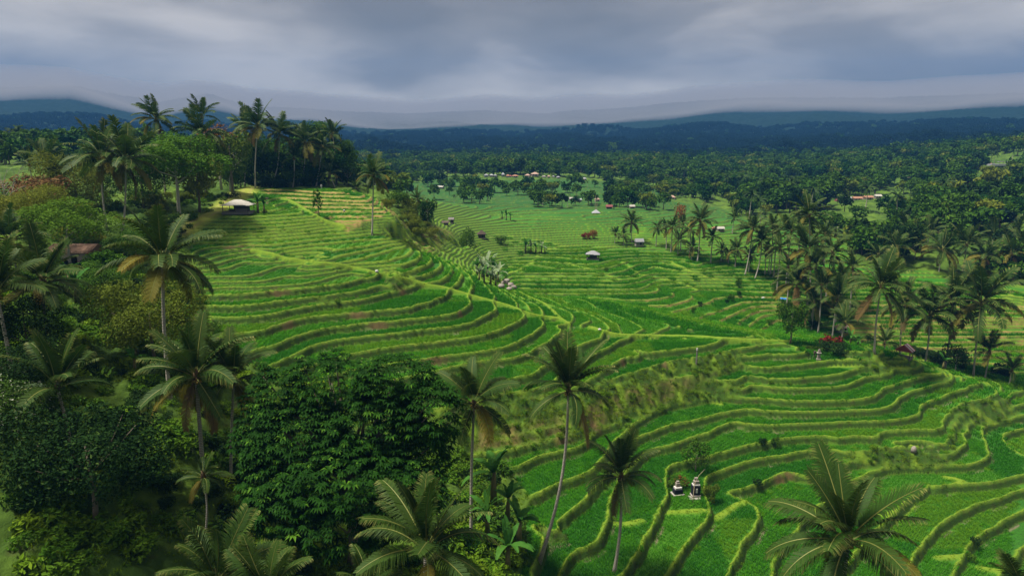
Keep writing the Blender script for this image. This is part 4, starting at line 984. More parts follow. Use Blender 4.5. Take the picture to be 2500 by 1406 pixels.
# ------------------------------------------------------------------ broadleaf trees and bushes
CR = {}
def crown_variant(kind, lod, mat, k):
    key = (kind, lod, mat.name, k)
    if key in CR: return CR[key]
    n, size = {'fine': (13000, .027), 'mid': (1900, .075), 'far': (420, .15)}[lod]
    if kind == 'flat': lb = lobes_flat(1, 1, 1, 0, 11, k)
    elif kind == 'tall': lb = lobes_round(1, 1, 1, 0, 9, k)
    elif kind == 'airy': lb = lobes_flat(1, 1, 1.2, 0, 8, k); n = n // 3
    else: lb = lobes_round(1, 1, .95, 0, 8, k)
    CR[key] = leaf_mesh('crown', lb, n, size * (1.25 if kind == 'airy' else 1), [mat], k + 3, .5, .35 if kind != 'flat' else .55)
    return CR[key]
def tree_at(cu, cv, w, h, depth, kind, mat, seed, label, group=None, name='broadleaf_tree', cat='tree', lod=None, trunk=True, pale=False, foot=None):
    c = at_depth(cu, cv, depth); dist = (c - Vector((0, 0, CAMZ))).length; m = dist / FPX
    W, H = w * m, h * m
    if foot is not None: b = at_depth(foot[0], foot[1], depth); bx, by = b.x, depth
    else: bx, by = c.x, c.y
    bz = ground(bx, by)
    root = link(name, None, None, (bx, by, bz)); tag(root, label, cat, group)
    zc = max(c.z - bz, H * .42)
    crown = link('crown', crown_variant(kind, lod or ('fine' if w > 120 else 'mid' if w > 34 else 'far'), mat, seed % 3), root, (c.x - bx, c.y - by, zc), (0, 0, seed * 1.7), (W * 1.04, W * .9, H * 1.05))
    if trunk:
        g = Geo(); wood(zc + H * .25, max(.10, .022 * (zc + H * .4)), W * .36, seed, 6, lean=(c.x - bx) / max(zc, 1) * .9)(g)
        for i in range(len(g.m)): g.m[i] = 0
        link('trunk', g.mesh('trunk', [m_pale_bark if pale else m_bark], True), root)
    return root
def big_dark_tree():
    px = [(965,925,95,62),(810,935,120,60),(690,965,85,62),(1045,1015,85,75),(905,1045,150,95),(735,1075,125,100),(648,1170,62,100),(1010,1110,95,75),(855,1175,160,95),(705,1235,100,85),(975,1215,115,85),(830,1285,120,60),(930,985,80,60),(630,1060,55,60)]
    r = random.Random(8); g = Geo(); D = 45.0
    for _ in range(26):
        u, v, a, b = r.choice(px[:14]); an = r.uniform(-.6, 3.7); px.append((u + math.cos(an) * a * .92, v - math.sin(an) * b * .92, r.uniform(20, 38), r.uniform(16, 30)))
    m = D * 1.06 / FPX
    base = at_depth(860, 1345, D + 1); bz = ground(base.x, D + 1); root = link('broadleaf_tree', None, None, (base.x, D + 1, bz))
    tag(root, 'huge dark green tree with big drooping leaf sprays at the bottom centre', 'tree')
    O = Vector((base.x, D + 1, bz)); tot = sum(a * b for _, _, a, b in px)
    cs = []
    for u, v, a, b in px:
        c = at_depth(u, v, D + (1080 - v) * .014 + r.uniform(-1, 1)) - O; cs.append((c, a * m))
        for _ in range(int(5000 * a * b / tot)):
            d = Vector((r.gauss(0, 1), r.gauss(0, 1), r.gauss(.25, 1))).normalized()
            q = r.uniform(.72, 1.06); p = c + Vector((d.x * a * m * q, d.y * a * m * .85 * q, d.z * b * m * q)); t0 = min(1, max(0, .42 + r.gauss(0, .2))); big = r.uniform(.32, .62)
            ph = r.uniform(0, 6.28)
            for k in range(7):
                an = ph + k * .9 + r.uniform(-.2, .2); e = Vector((math.cos(an), math.sin(an), 0)) * .8 + d * .45; e.normalize()
                L = big * r.uniform(.8, 1.1); s = e.cross(Vector((0, 0, 1))); s = s.normalized() * L * .17 if s.length > .1 else Vector((.1, 0, 0))
                m1 = p + e * L * .5 + Vector((0, 0, .06)); m2 = p + e * L + Vector((0, 0, -L * .33)); tt = t0 + r.uniform(-.1, .15) + (.22 if k == 0 else 0)
                g.add([p, m1 - s, m1 + Vector((0, 0, -.05 * L)), m1 + s, m2], [(0, 1, 2), (0, 2, 3), (2, 1, 4), (3, 2, 4)], 0, [tt * .8, tt, tt * .85, tt, tt + .1])
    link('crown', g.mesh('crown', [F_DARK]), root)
    t = Geo(); t.tube([(0, 0, -.6), (.2, 0, 2.5), (.1, .3, 6), (.4, .2, 9.5)], [.55, .42, .34, .12], 9)
    for c, a in cs:
        s0 = Vector((.15, .2, max(2.0, min(8, c.z * .55)))); t.tube([s0, s0.lerp(c, .5) + Vector((0, 0, -.5)), c], [.16, .10, .04], 5)
    link('trunk', t.mesh('trunk', [m_bark], True), root)
big_dark_tree()
TREES = [  # crown centre, width and height in the photograph, distance, kind, leaves, label
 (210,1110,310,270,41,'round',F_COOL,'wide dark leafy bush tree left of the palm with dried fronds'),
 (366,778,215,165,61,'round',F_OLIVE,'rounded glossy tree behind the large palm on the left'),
 (425,392,235,135,128,'flat',F_BRIGHT,'bright green spreading tree below the lone hill palm'),
 (478,425,110,120,136,'tall',F_YELLOW,'yellow green tree beside the dirt track, right of the spreading tree'),
 (345,455,140,150,134,'round',F_MID,'dark green tree between the two pale palm trunks and the spreading tree'),
 (185,475,130,130,128,'round',F_OLIVE,'olive green tree just left of the white palm trunk'),
 (160,555,200,110,92,'flat',F_BRIGHT,'fresh green low tree above the rusty roofed house'),
 (60,520,150,110,98,'round',F_YELLOW,'yellow green tree under the rusty leaved bush'),
 (85,468,105,70,118,'round',F_RUST,'rusty brown leaved bush near the left edge'),
 (560,372,90,110,160,'round',F_OLIVE,'olive tree at the left end of the hilltop wood'),
 (530,338,80,50,165,'airy',F_RUST,'thin brownish tree crown right of the highest hilltop palm'),
 (1140,596,44,62,176,'tall',F_MID,'slender green tree standing alone at the foot of the spur'),
 (1222,589,28,26,194,'round',F_MID,'small round dark tree right of the thatched hut'),
 (776,496,26,56,140,'airy',F_MID,'thin sapling on the ditch between green and brown terraces'),
 (1044,528,44,64,168,'tall',F_DARK,'dark tree at the right end of the thicket below the brown terraces'),
 (972,512,50,50,170,'round',F_MID,'bushy tree at the left of the thicket below the brown terraces'),
 (1008,528,50,44,170,'round',F_OLIVE,'low olive bush in the middle of the thicket below the brown terraces'),
 (1934,778,62,80,116,'tall',F_MID,'leafy tree standing on the crest left of the red flowering bushes'),
 (2336,868,46,60,121,'round',F_COOL,'dark bush behind the ridge near the rightmost tall palm'),
 (1702,1112,70,70,84,'airy',F_MID,'wispy young tree above the two black shrines'),
 (60,800,150,130,55,'round',F_COOL,'dark tree below the left edge palm'),
 (40,900,170,120,48,'round',F_COOL,'dark bushy tree at the left edge above the white flowers'),
 (235,690,140,80,80,'flat',F_MID,'green tree just below the rusty roofed house'),
 (250,640,80,60,88,'flat',F_BRIGHT,'light green tree right of the rusty roofed house'),
 (330,600,130,90,98,'round',F_MID,'dark green tree at the foot of the brown fronded palm'),
 (392,562,100,52,120,'round',F_MID,'mid green bush along the lower edge of the dirt track'),
 (1660,520,24,44,222,'tall',F_RUST,'purple tinged tree at the head of the palm row'),
 (2100,600,70,60,200,'round',F_OLIVE,'yellowish tree crown among the forest edge palms'),
 (2190,628,80,90,190,'round',F_COOL,'black green tree under the forest edge palms'),
 (2365,504,36,32,330,'round',F_RUST,'orange leaved tree standing out on the right hillside'),
]
for k, (u, v, w, h, d, kind, mat, lab) in enumerate(TREES):
    tree_at(u, v, w, h, d, kind, mat, 20 + k, lab, pale=k % 4 == 2)
WOOD = [(585,420,70,80,182),(612,395,70,80,190),(650,400,90,90,192),(690,415,90,90,190),(700,370,80,70,200),(735,330,70,60,206),(770,390,90,90,196),(800,350,70,70,206),(820,400,80,90,198),(848,425,60,70,192),(760,430,80,60,190),(832,372,60,60,204),(845,395,50,60,200),(775,320,60,50,214),(660,440,60,40,186),(560,430,60,60,170),(620,360,60,60,200),(725,440,70,50,188)]
WOOD.sort()
for k, (u, v, w, h, d) in enumerate(WOOD):
    tree_at(u, v, w, h, d, ('round', 'tall', 'round')[k % 3], (F_MID, F_COOL, F_DARK, F_MID)[k % 4], 60 + k, 'dark tree of the wood crowning the left hill, ' + nth(k, len(WOOD)), 'trees of the hilltop wood', lod='mid')
# bare trees
def bare_tree(u, v, h_px, depth, seed, label):
    c = at_depth(u, v, depth); h = h_px * depth * 1.03 / FPX; r = random.Random(seed); z = ground(c.x, depth); g = Geo()
    def grow(p, d, l, rad, n):
        e = p + d * l; g.tube([p, p.lerp(e, .5) + Vector((r.uniform(-.1, .1), r.uniform(-.1, .1), 0)) * l * .4, e], [rad, rad * .8, rad * .6], 5, 0, cap=False)
        if n == 0: return
        for _ in range(3 if n > 1 else 2): grow(e, (d + Vector((r.uniform(-.8, .8), r.uniform(-.8, .8), r.uniform(-.1, .5)))).normalized(), l * r.uniform(.6, .8), rad * .55, n - 1)
    grow(Vector((0, 0, -.3)), Vector((.05, 0, 1)), h * .36, h * .018, 4)
    root = link('bare_tree', None, None, (c.x, depth, z)); tag(root, label, 'tree'); link('trunk', g.mesh('trunk', [m_pale_bark], True), root)
bare_tree(12, 500, 160, 104, 2, 'bare white branched tree at the left edge')
bare_tree(555, 400, 110, 168, 5, 'leafless grey tree beside the hilltop palms')
# bushes of the jungle slope
def px_in(poly, n, seed):
    r = random.Random(seed); P = np.array(poly, float); lo, hi = P.min(0), P.max(0); o = []
    while len(o) < n:
        u, v = r.uniform(lo[0], hi[0]), r.uniform(lo[1], hi[1])
        if inpoly(np.array([u]), np.array([v]), poly)[0]: o.append((u, v))
    return o
BUSH = [('mid green bush on the jungle slope below the rusty roofed house', F_MID, [(0,640),(300,640),(330,860),(0,900)], 22, (1.6, 3.2)),
        ('fresh green bush on the sunny ground in the bottom left corner', F_BRIGHT, [(0,1200),(380,1300),(300,1400),(0,1400)], 7, (.4, .9)),
        ('yellowish bush in the thicket above the rusty roofed house', F_YELLOW, [(0,470),(250,520),(260,600),(0,600)], 12, (2.0, 3.6)),
        ('dark bush between the palms left of the big dark tree', F_COOL, [(250,950),(470,1020),(600,1250),(420,1300),(260,1130)], 16, (1.0, 2.2)),
        ('leafy bush at the edge of the rice terraces on the left', F_MID, [(330,560),(460,560),(470,700),(560,850),(430,900),(330,800)], 18, (1.4, 2.8)),
        ('shady bush at the foot of the big dark tree', F_DARK, [(560,1290),(900,1330),(1180,1300),(1230,1400),(560,1400)], 20, (1.0, 2.2)),
        ('bush along the wooded edge of the dirt track', F_OLIVE, [(300,515),(430,470),(550,445),(535,458),(440,505),(380,535)], 14, (1.6, 3.0)),
        ('bush beside the banana plants at the edge of the front terraces', F_MID, [(1160,1150),(1260,1180),(1290,1400),(1180,1400)], 14, (.8, 1.7)),
        ('low bush under the hilltop palms', F_COOL, [(580,440),(880,440),(920,462),(700,462),(600,455)], 14, (1.5, 3.0)),
        ('bush on the wooded slope below the brown terraces', F_OLIVE, [(930,490),(1040,545),(1060,585),(1010,580),(985,550)], 20, (1.2, 2.8)),
        ('bush under the palms behind the front ridge', F_COOL, [(2040,810),(2160,840),(2440,905),(2500,935),(2300,890)], 14, (1.2, 2.6)),
        ('bush at the foot of the palms on the right', F_MID, [(1880,700),(2080,740),(2060,800),(1940,800)], 14, (1.4, 2.8))]
sd_ = 900
for lab, mat, poly, n, (a, b) in BUSH:
    grp = 'bushes ' + lab.split('bush ')[1]
    for j, (u, v) in enumerate(sorted(px_in(poly, n, len(lab)))):
        h = hit(u, v)
        if h is None: continue
        sd_ += 1; rr = random.Random(sd_); s = rr.uniform(a, b) * (1.3 if h.y > 100 else 1)
        o = link('bush', crown_variant('round', 'mid', mat, sd_ % 3), None, h + Vector((0, 0, s * .32)), (0, 0, rr.uniform(0, 6)), (s, s * .95, s * rr.uniform(.7, 1.0)))
        tag(o, lab + ', ' + nth(j, n), 'bush', grp)
def bush_at(u, v, w, h, mat, label, group=None, kind='round', depth=None, seed=1, name='bush', lod=None):
    p = hit(u, v) if depth is None else at_depth(u, v, depth)
    m = (p - Vector((0, 0, CAMZ))).length / FPX; W, H = w * m, h * m
    return tag(link(name, crown_variant(kind, lod or ('fine' if w > 120 else 'mid'), mat, seed % 3), None, p + Vector((0, 0, H * .45)), (0, 0, seed), (W * 1.1, W, H * 1.1)), label, 'bush', group)
bush_at(40, 1080, 170, 150, F_BLOSSOM, 'white flowering bush at the left edge', seed=2, depth=43)
bush_at(2017, 846, 30, 26, F_RED, 'red flowering bush on the ridge, left one of two', seed=3, name='flowering_bush', kind='airy', lod='far')
bush_at(2044, 848, 28, 28, F_RED, 'red flowering bush on the ridge, right one of two', seed=4, name='flowering_bush', kind='airy', lod='far')
bush_at(1430, 583, 22, 18, F_RED, 'red leaved bush in the middle of the valley fields', seed=5, name='flowering_bush')
bush_at(1449, 583, 16, 24, F_RUST, 'darker reddish bush beside the red one in the valley', seed=6)
bush_at(1732, 1226, 34, 50, F_OLIVE, 'dark yellowish leaved bush right of the two shrines', seed=7)
bush_at(1662, 1186, 34, 22, F_RED, 'bush with orange red flowers behind the left black shrine', seed=8, name='flowering_bush', kind='airy', lod='far')
bush_at(1655, 1190, 40, 26, F_MID, 'green leafy bush around the red flowers behind the left shrine', seed=9)
bush_at(2030, 858, 60, 26, F_COOL, 'dark green bush under the two red flowering bushes', seed=10)
for k, (u, v, w, h, lab) in enumerate([(1861,1090,16,24,'small dark shrub on the terrace edge, left of the pair above the shrines'),(1891,1090,16,26,'small dark shrub on the terrace edge, right of the pair above the shrines'),
    (1850,1186,18,20,'small shrub on the bund right of the shrines'),(1803,706,12,28,'narrow dark shrub above the lower valley terraces'),(1709,752,10,18,'tiny dark shrub on the curved valley bund'),
    (1783,738,14,24,'taller one of the dark shrubs on the valley bund'),(1774,742,8,12,'lower one of the dark shrubs on the valley bund'),(1693,766,9,18,'tiny shrub nearest to the saddle fields'),(1805,724,9,16,'shrub on the straight valley bund'),
    (1480,664,10,12,'small round plant above the straight valley terraces'),(2380,1330,16,18,'dark weed on the lowest right terrace edge'),(2366,1368,18,18,'leafy weed at the end of the lowest right terrace'),(1985,800,30,20,'light green shrub below the curved valley walls'),(1880,792,16,14,'small bush at the corner of the curved valley walls')]):
    bush_at(u, v, w, h, F_MID if k % 2 else F_COOL, lab, seed=k, name='shrub', lod='far')

# ------------------------------------------------------------------ banana plants
def banana_leaf(seed, L, wdt, e0, droop, mat):
    r = random.Random(seed); g = Geo(); n = 9; p = Vector((0, 0, 0)); rows = []
    for i in range(n + 1):
        s = i / n; e = e0 - droop * s ** 1.3; t = Vector((math.cos(e), 0, math.sin(e))); up = Vector((-math.sin(e), 0, math.cos(e)))
        ww = wdt * (.12 if i == 0 else math.sin(math.pi * min(.97, .12 + .85 * s)) ** .6) * r.uniform(.85, 1.05); rows.append((p.copy(), up, ww)); p = p + t * L / n
    for i in range(n):
        (a, ua, wa), (b, ub, wb_) = rows[i], rows[i + 1]; gap = .82 if r.random() < .35 else 1.0
        for sd in (-1, 1):
            y = Vector((0, sd, 0)); tn = r.uniform(.3, .7)
            g.add([a, a + y * wa + ua * wa * .25, b + y * wb_ * gap + ub * wb_ * (.25 if gap == 1 else .0), b], [(0, 1, 2, 3) if sd > 0 else (3, 2, 1, 0)], 0, [tn, tn, tn, tn + .1])
    return g.mesh('leaf', [mat])
BL = {m.name: [banana_leaf(k, 1, .13, e, d, m) for k, (e, d) in enumerate([(1.35, .5), (1.0, 1.0), (.8, 1.5), (.45, 1.4), (1.15, .8)])] for m in (F_BANANA, F_PALE)}
ME_BSTEM = None
def banana(u, v, h_px, seed, label, group=None, mat=None, depth=None, n=8):
    global ME_BSTEM
    if ME_BSTEM is None:
        g = Geo(); g.tube([(0, 0, -.2), (0, 0, .4), (.02, 0, 1)], [.085, .07, .04], 8); ME_BSTEM = g.mesh('stem', [plain('banana_stem', (0.06, 0.07, 0.02), (0.18, 0.15, 0.06), 8)], True)
    p = hit(u, v) if depth is None else at_depth(u, v, depth)
    if depth is not None: p.z = max(p.z, ground(p.x, p.y) - .2)
    H = h_px * (p - Vector((0, 0, CAMZ))).length / FPX; r = random.Random(seed); mat = mat or F_BANANA
    root = tag(link('banana_plant', None, None, p), label, 'banana plant', group)
    link('stem', ME_BSTEM, root, None, None, (H * .8, H * .8, H * .5))
    for k in range(n): link('leaf', BL[mat.name][(k * 2 + seed) % 5], root, (0, 0, H * .48), (r.uniform(-.2, .2), r.uniform(-.15, .15), k * 2.4 + r.uniform(-.3, .3)), H * r.uniform(.5, .68))
for k, (u, v, h, d, lab) in enumerate([(1205,1215,130,60,'tallest banana plant with upright pale green leaves by the front terraces'),(1240,1260,95,60,'banana plant with torn leaves at the corner of the front terraces'),(1268,1320,105,58,'banana plant with hanging leaves nearest the paddy edge'),
        (1240,1385,110,54,'banana plant with drooping leaves at the bottom of the gully'),(1190,1290,90,56,'dark banana plant behind the leaning palm trunk'),
        (630,519,48,None,'taller banana plant right of the white roofed pavilion'),(645,519,38,None,'smaller banana plant beside the small yellow shrine'),
        (2302,900,34,119,'banana plant behind the ridge right of the striped shed'),(2074,855,40,118,'pale banana plant beside the red flowering bushes'),(2092,862,30,117,'low banana plant right of the red flowering bushes'),
        (188,735,75,74,'bright banana plant below the rusty roofed house'),(170,700,60,80,'banana plant against the wall side of the rusty roofed house'),(330,905,55,58,'broad leaved plant under the palms on the left slope')]):
    banana(u, v, h, k, lab, depth=d)
for k, (u, v, h) in enumerate(sorted([(1165,672,46),(1178,678,56),(1190,676,60),(1204,684,56),(1216,690,50),(1198,694,44),(1182,690,44),(1228,692,36),(1170,684,40),(1210,698,36)])):
    banana(u, v, h, 30 + k, 'pale silvery banana plant of the clump beside the rubble heap, ' + nth(k, 10), 'pale banana clump beside the rubble', F_PALE if k % 3 else F_BANANA, n=10)
for k, (u, v, h) in enumerate([(1283,617,38),(1296,618,34),(1308,618,32),(1322,617,28),(1330,616,22)]):
    banana(u, v, h, 50 + k, 'banana plant of the clump in the bright valley fields, ' + nth(k, 5), 'banana clump in the valley', F_PALE if k % 2 else F_BANANA)
for k, (u, v, h) in enumerate([(1226,534,22),(1236,538,26),(1246,538,22)]):
    banana(u, v, h, 60 + k, 'banana plant of the small far valley clump, ' + nth(k, 3), 'far banana clump')
# ------------------------------------------------------------------ huts, houses and shrines
m_tin = plain('pale_tin_roof', (0.24, 0.225, 0.185), (0.44, 0.42, 0.37), 2.5, .7, .1)
m_tin2 = plain('white_tin', (0.20, 0.205, 0.21), (0.36, 0.365, 0.38), 2, .7, .1)
m_grey = plain('grey_roof', (0.14, 0.14, 0.15), (0.28, 0.28, 0.29), 2.5, .7, .1)
m_rust = plain('rusty_tin', (0.15, 0.065, 0.035), (0.30, 0.21, 0.15), 1.2, .8)
m_thatch = plain('dark_thatch', (0.030, 0.022, 0.016), (0.085, 0.062, 0.045), 8, .95)
m_timber = plain('weathered_timber', (0.035, 0.026, 0.020), (0.13, 0.10, 0.075), 6)
m_planks = plain('grey_planks', (0.08, 0.075, 0.07), (0.22, 0.20, 0.18), 5)
m_white = plain('white_wall', (0.22, 0.215, 0.21), (0.40, 0.385, 0.37), 1.5)
m_pink = plain('pinkish_plaster', (0.36, 0.27, 0.24), (0.52, 0.42, 0.38), 1.5)
m_tile = plain('orange_roof_tiles', (0.20, 0.095, 0.055), (0.32, 0.17, 0.11), 2.5)
m_tile2 = plain('pinkish_roof_tiles', (0.26, 0.16, 0.125), (0.40, 0.28, 0.22), 2.5)
m_maroon = plain('maroon_roof', (0.12, 0.035, 0.035), (0.24, 0.08, 0.07), 2.5)
m_dark = plain('dark_opening', (0.010, 0.009, 0.009), (0.028, 0.024, 0.022), 2, .8, .1, 0)
m_red = plain('red_tin', (0.10, 0.018, 0.018), (0.20, 0.045, 0.04), 2, .65, .2)
m_stone = plain('mossy_stone', (0.10, 0.09, 0.075), (0.34, 0.29, 0.25), 7)
m_slab = plain('pale_slab', (0.22, 0.195, 0.175), (0.40, 0.355, 0.32), 3)
m_cloth = plain('black_cloth', (0.008, 0.009, 0.014), (0.022, 0.024, 0.032), 6, .8, .1)
m_band = plain('white_cloth', (0.34, 0.32, 0.295), (0.50, 0.475, 0.44), 5)
m_ylw = plain('yellow_cloth', (0.50, 0.40, 0.14), (0.72, 0.62, 0.32), 5)
m_bamboo = plain('bamboo', (0.22, 0.17, 0.10), (0.44, 0.36, 0.25), 5)
m_blue = plain('blue_tarpaulin', (0.02, 0.14, 0.42), (0.05, 0.26, 0.62), 2, .45, .4)
def part(name, parent, g, mat, loc=None): return link(name, g.mesh(name, mat if isinstance(mat, list) else [mat]), parent, loc)
def roof_geo(w, d, rise, z, kind, th=.10, ridge=None):
    g = Geo(); x, y = w / 2, d / 2; rl = (ridge if ridge is not None else max(0, w - d)) / 2 if kind == 'hip' else x
    base = [(-x, -y, z), (x, -y, z), (x, y, z), (-x, y, z)]; top = [(-rl, 0, z + rise), (rl, 0, z + rise)]
    lo = [(a, b, c - th) for a, b, c in base]
    g.add(base + top, [(0, 1, 5, 4), (2, 3, 4, 5), (1, 2, 5), (3, 0, 4)]); g.add(lo + base, [(0, 3, 2, 1), (0, 1, 5, 4), (1, 2, 6, 5), (2, 3, 7, 6), (3, 0, 4, 7)])
    return g
def foot_of(u, v, depth=None):
    if depth is None: p = hit(u, v)
    else:
        p = at_depth(u, v, depth); p.z = ground(p.x, depth)
    return p, (p - Vector((0, 0, CAMZ))).length / FPX
def hut(name, label, cat, u, v, wpx, hpx, rz=0, depth=None, roof=None, wall=None, kind='hip', open_=True, dfac=.8, rise=.35, over=.18, posts=4, group=None, door=True, windows=0, ridge=None, back=True):
    """a hut whose foot stands at pixel (u,v); wpx/hpx are its roof width and full height in the photograph"""
    p, m = foot_of(u, v, depth); W, H = wpx * m, hpx * m; w = W / (1 + over); d = w * dfac; e = H * (1 - rise); D = d * (1 + over)
    root = tag(link(name, None, None, p, (0, 0, rz)), label, cat, group)
    part('roof', root, roof_geo(W, D, H * rise, e, kind, max(.06, H * .02), ridge), roof)
    g = Geo(); g.box((0, 0, .02), (w * 1.02, d * 1.02, .5)); part('floor', root, g, m_planks if open_ else m_stone)
    if open_:
        for i in range(posts):
            a = (-1, 1, -1, 1, 0, 0)[i]; b = (-1, -1, 1, 1, -1, 1)[i]
            g = Geo(); g.tube([(a * w * .47, b * d * .47, -.3), (a * w * .47, b * d * .47, e + .02)], [.075, .07], 6); part('post', root, g, m_timber)
        if back:
            g = Geo(); g.box((w * .05, d * .30, e * .5 + .1), (w * .62, .08, e * .8)); part('back_wall', root, g, wall or m_planks)
    else:
        g = Geo(); g.box((0, 0, e * .5 + .12), (w * .94, d * .94, e + .1)); part('wall', root, g, wall)
        if door:
            g = Geo(); g.box((w * .12, -d * .47 - .03, e * .42 + .12), (w * .20, .08, e * .78)); part('door', root, g, m_dark)
        for i in range(windows):
            g = Geo(); g.box((w * (-.28 + .56 * i / max(1, windows - 1)) if windows > 1 else -w * .25, -d * .47 - .03, e * .6), (w * .15, .08, e * .38)); part('window', root, g, m_dark)
    return root, w, d, e
# pavilion on the hill with its lower front roof
root, w, d, e = hut('pavilion', 'open pavilion with pale hipped roof on top of the left hill', 'pavilion', 583, 519, 64, 29, .03, None, m_tin, m_planks, 'hip', True, .75, .40, .10, 6)
g = Geo(); g.box((w * .18, -d * .42, e - .05), (w * .46, d * .34, .07), 0, 0, Matrix.Rotation(-.22, 3, 'X')); part('awning', root, g, m_tin2)
g = Geo(); g.box((w * .18, -d * .30, e * .30), (w * .44, .10, e * .55)); part('counter', root, g, m_planks)
g = Geo(); g.box((-w * .25, d * .1, e * .25), (w * .18, d * .3, .35)); part('bench', root, g, m_timber)
# grey roofed field hut with a second roof plane
root, w, d, e = hut('field_hut', 'grey tin roofed field hut standing in the bright middle fields', 'hut', 1447, 633, 34, 21, -.15, None, m_grey, m_planks, 'hip', True, .8, .38, .15, 4)
g = Geo(); g.box((-w * .28, -d * .4, e - .02), (w * .7, d * .5, .07), 0, 0, Matrix.Rotation(-.2, 3, 'X')); part('awning', root, g, m_tin2)
hut('field_hut', 'small grey shed on stilts beside the lone field palm', 'hut', 1560, 600, 21, 17, .1, None, m_grey, m_planks, 'gable', False, .8, .42, .12)
hut('field_hut', 'dark thatched hut on the bund left of the round tree', 'hut', 1176, 582, 22, 20, .1, None, m_thatch, m_thatch, 'hip', False, .9, .45, .25, ridge=.2)
hut('field_hut', 'small brown roofed shelter at the foot of the spur, nearer of two', 'hut', 1087, 549, 17, 10, .2, None, m_timber, m_timber, 'gable', True, .8, .45, .2)
hut('field_hut', 'small brown roofed shelter at the foot of the spur, farther of two', 'hut', 1102, 545, 14, 14, -.1, None, m_planks, m_timber, 'gable', True, .8, .35, .2)
# red and white striped shed behind the ridge
root, w, d, e = hut('striped_shed', 'open shed with red and white striped tin roof behind the ridge', 'shed', 2206, 884, 26, 30, .75, 116, m_red, m_planks, 'gable', True, 1.25, .42, .2, 4, back=False)
g = Geo(); W, D = w * 1.2, d * 1.2
for k, off in enumerate((-.28, .12)):
    x0 = off * W; z0, z1 = e, e + e / .58 * .42
    g.add([(x0, -D / 2 - .01, z0 + .012), (x0 + W * .2, -D / 2 - .01, z0 + .012), (x0 + W * .2, 0, z1 + .012), (x0, 0, z1 + .012)], [(0, 1, 2, 3)])
part('roof_stripe', root, g, m_tin2)
hut('field_hut', 'pinkish roofed shed under the palms of the dense cluster', 'hut', 2056, 786, 26, 20, .4, 142, m_tile2, m_white, 'gable', False, .8, .4, .2)
# rusty roofed house on the left
root, w, d, e = hut('house', 'house with rusty tin roof and pinkish wall among the trees on the left', 'house', 192, 645, 96, 48, -.06, 97, m_rust, m_pink, 'gable', False, .7, .30, .12, door=True, windows=1)
# blue tarpaulin shelter
p, m = foot_of(1912, 722, 158); root = tag(link('tarpaulin_shelter', None, None, p), 'bright blue tarpaulin hung under the palms of the dense cluster', 'shelter')
g = Geo(); n = 6
vs = [((-.7 + 1.4 * i / n), (-.5 + j / n) * 1.2, 1.25 + .25 * math.sin(i * 1.1) * .3 - .5 * abs(j / n - .5)) for i in range(n + 1) for j in range(n + 1)]
g.add(vs, [(i * (n + 1) + j, i * (n + 1) + j + 1, (i + 1) * (n + 1) + j + 1, (i + 1) * (n + 1) + j) for i in range(n) for j in range(n)]); part('tarpaulin', root, g, m_blue)
for a, b in ((-.7, -.6), (.7, -.6), (-.7, .6), (.7, .6)):
    g = Geo(); g.tube([(a, b, -.2), (a, b, 1.15)], [.04, .04], 5); part('post', root, g, m_bamboo)
# white tent roof with masts, and the other far huts
hut('tent_hut', 'white pointed roof hut below two tall masts in the far fields', 'hut', 1455, 522, 19, 10, .1, None, m_tin2, m_tile, 'hip', False, .9, .75, .1, door=False)
for k, (u, h_, lab) in enumerate([(1453, 42, 'tall thin pole behind the white pointed roof, left of two'), (1457, 38, 'tall thin pole behind the white pointed roof, right of two')]):
    p, m = foot_of(u, 520); g = Geo(); g.tube([(0, 0, -.3), (0, 0, h_ * m)], [.12, .07], 5); tag(link('pole', g.mesh('pole', [m_bamboo]), None, p), lab, 'pole')
VILLAGE = [(1187,424,16,11,m_grey,m_white,'white walled house, leftmost of the far village'),(1200,426,14,9,m_tin2,m_white,'low white house beside the leftmost village house'),(1209,422,12,9,m_grey,m_white,'white house with grey roof in the far village'),(1228,421,12,14,m_tin2,m_white,'tall white two storey house of the far village'),
 (1240,424,14,10,m_tile,m_white,'small orange roofed house right of the tall white one'),(1258,421,22,10,m_tile,m_white,'long orange roofed house in the middle of the far village'),(1246,418,12,8,m_maroon,m_white,'maroon roofed house behind the long orange one'),(1288,430,18,10,m_tile2,m_white,'pale roofed hall left of the big village roof'),
 (1306,432,26,13,m_tile2,m_pink,'broad pale hipped roof, biggest of the far village'),(1328,424,14,6,m_tin,m_white,'flat pale roof right of the biggest village roof'),(1340,420,11,9,m_tile2,m_white,'pinkish house standing alone right of the village middle'),(1363,421,12,7,m_tin2,m_white,'white house near the right end of the far village'),
 (1351,428,9,5,m_tin2,m_white,'tiny white shed below the village houses'),(1390,414,9,9,m_tin,m_white,'small house among trees right of the village'),(1427,419,14,9,m_tin2,m_white,'white house at the right end of the far village'),(1418,433,24,8,m_tile2,m_timber,'long brown roofed farmstead below the right village end'),(1153,422,10,6,m_tile,m_white,'little orange roof left of the far village')]
for u, v, w_, h_, rf, wl, lab in VILLAGE:
    hut('village_house', lab, 'house', u, v, w_ * .72, h_ * .75, (u % 7) * .1 - .3, 470, rf, wl, 'hip', False, .8, .45, .15, group='houses of the far village', windows=1)
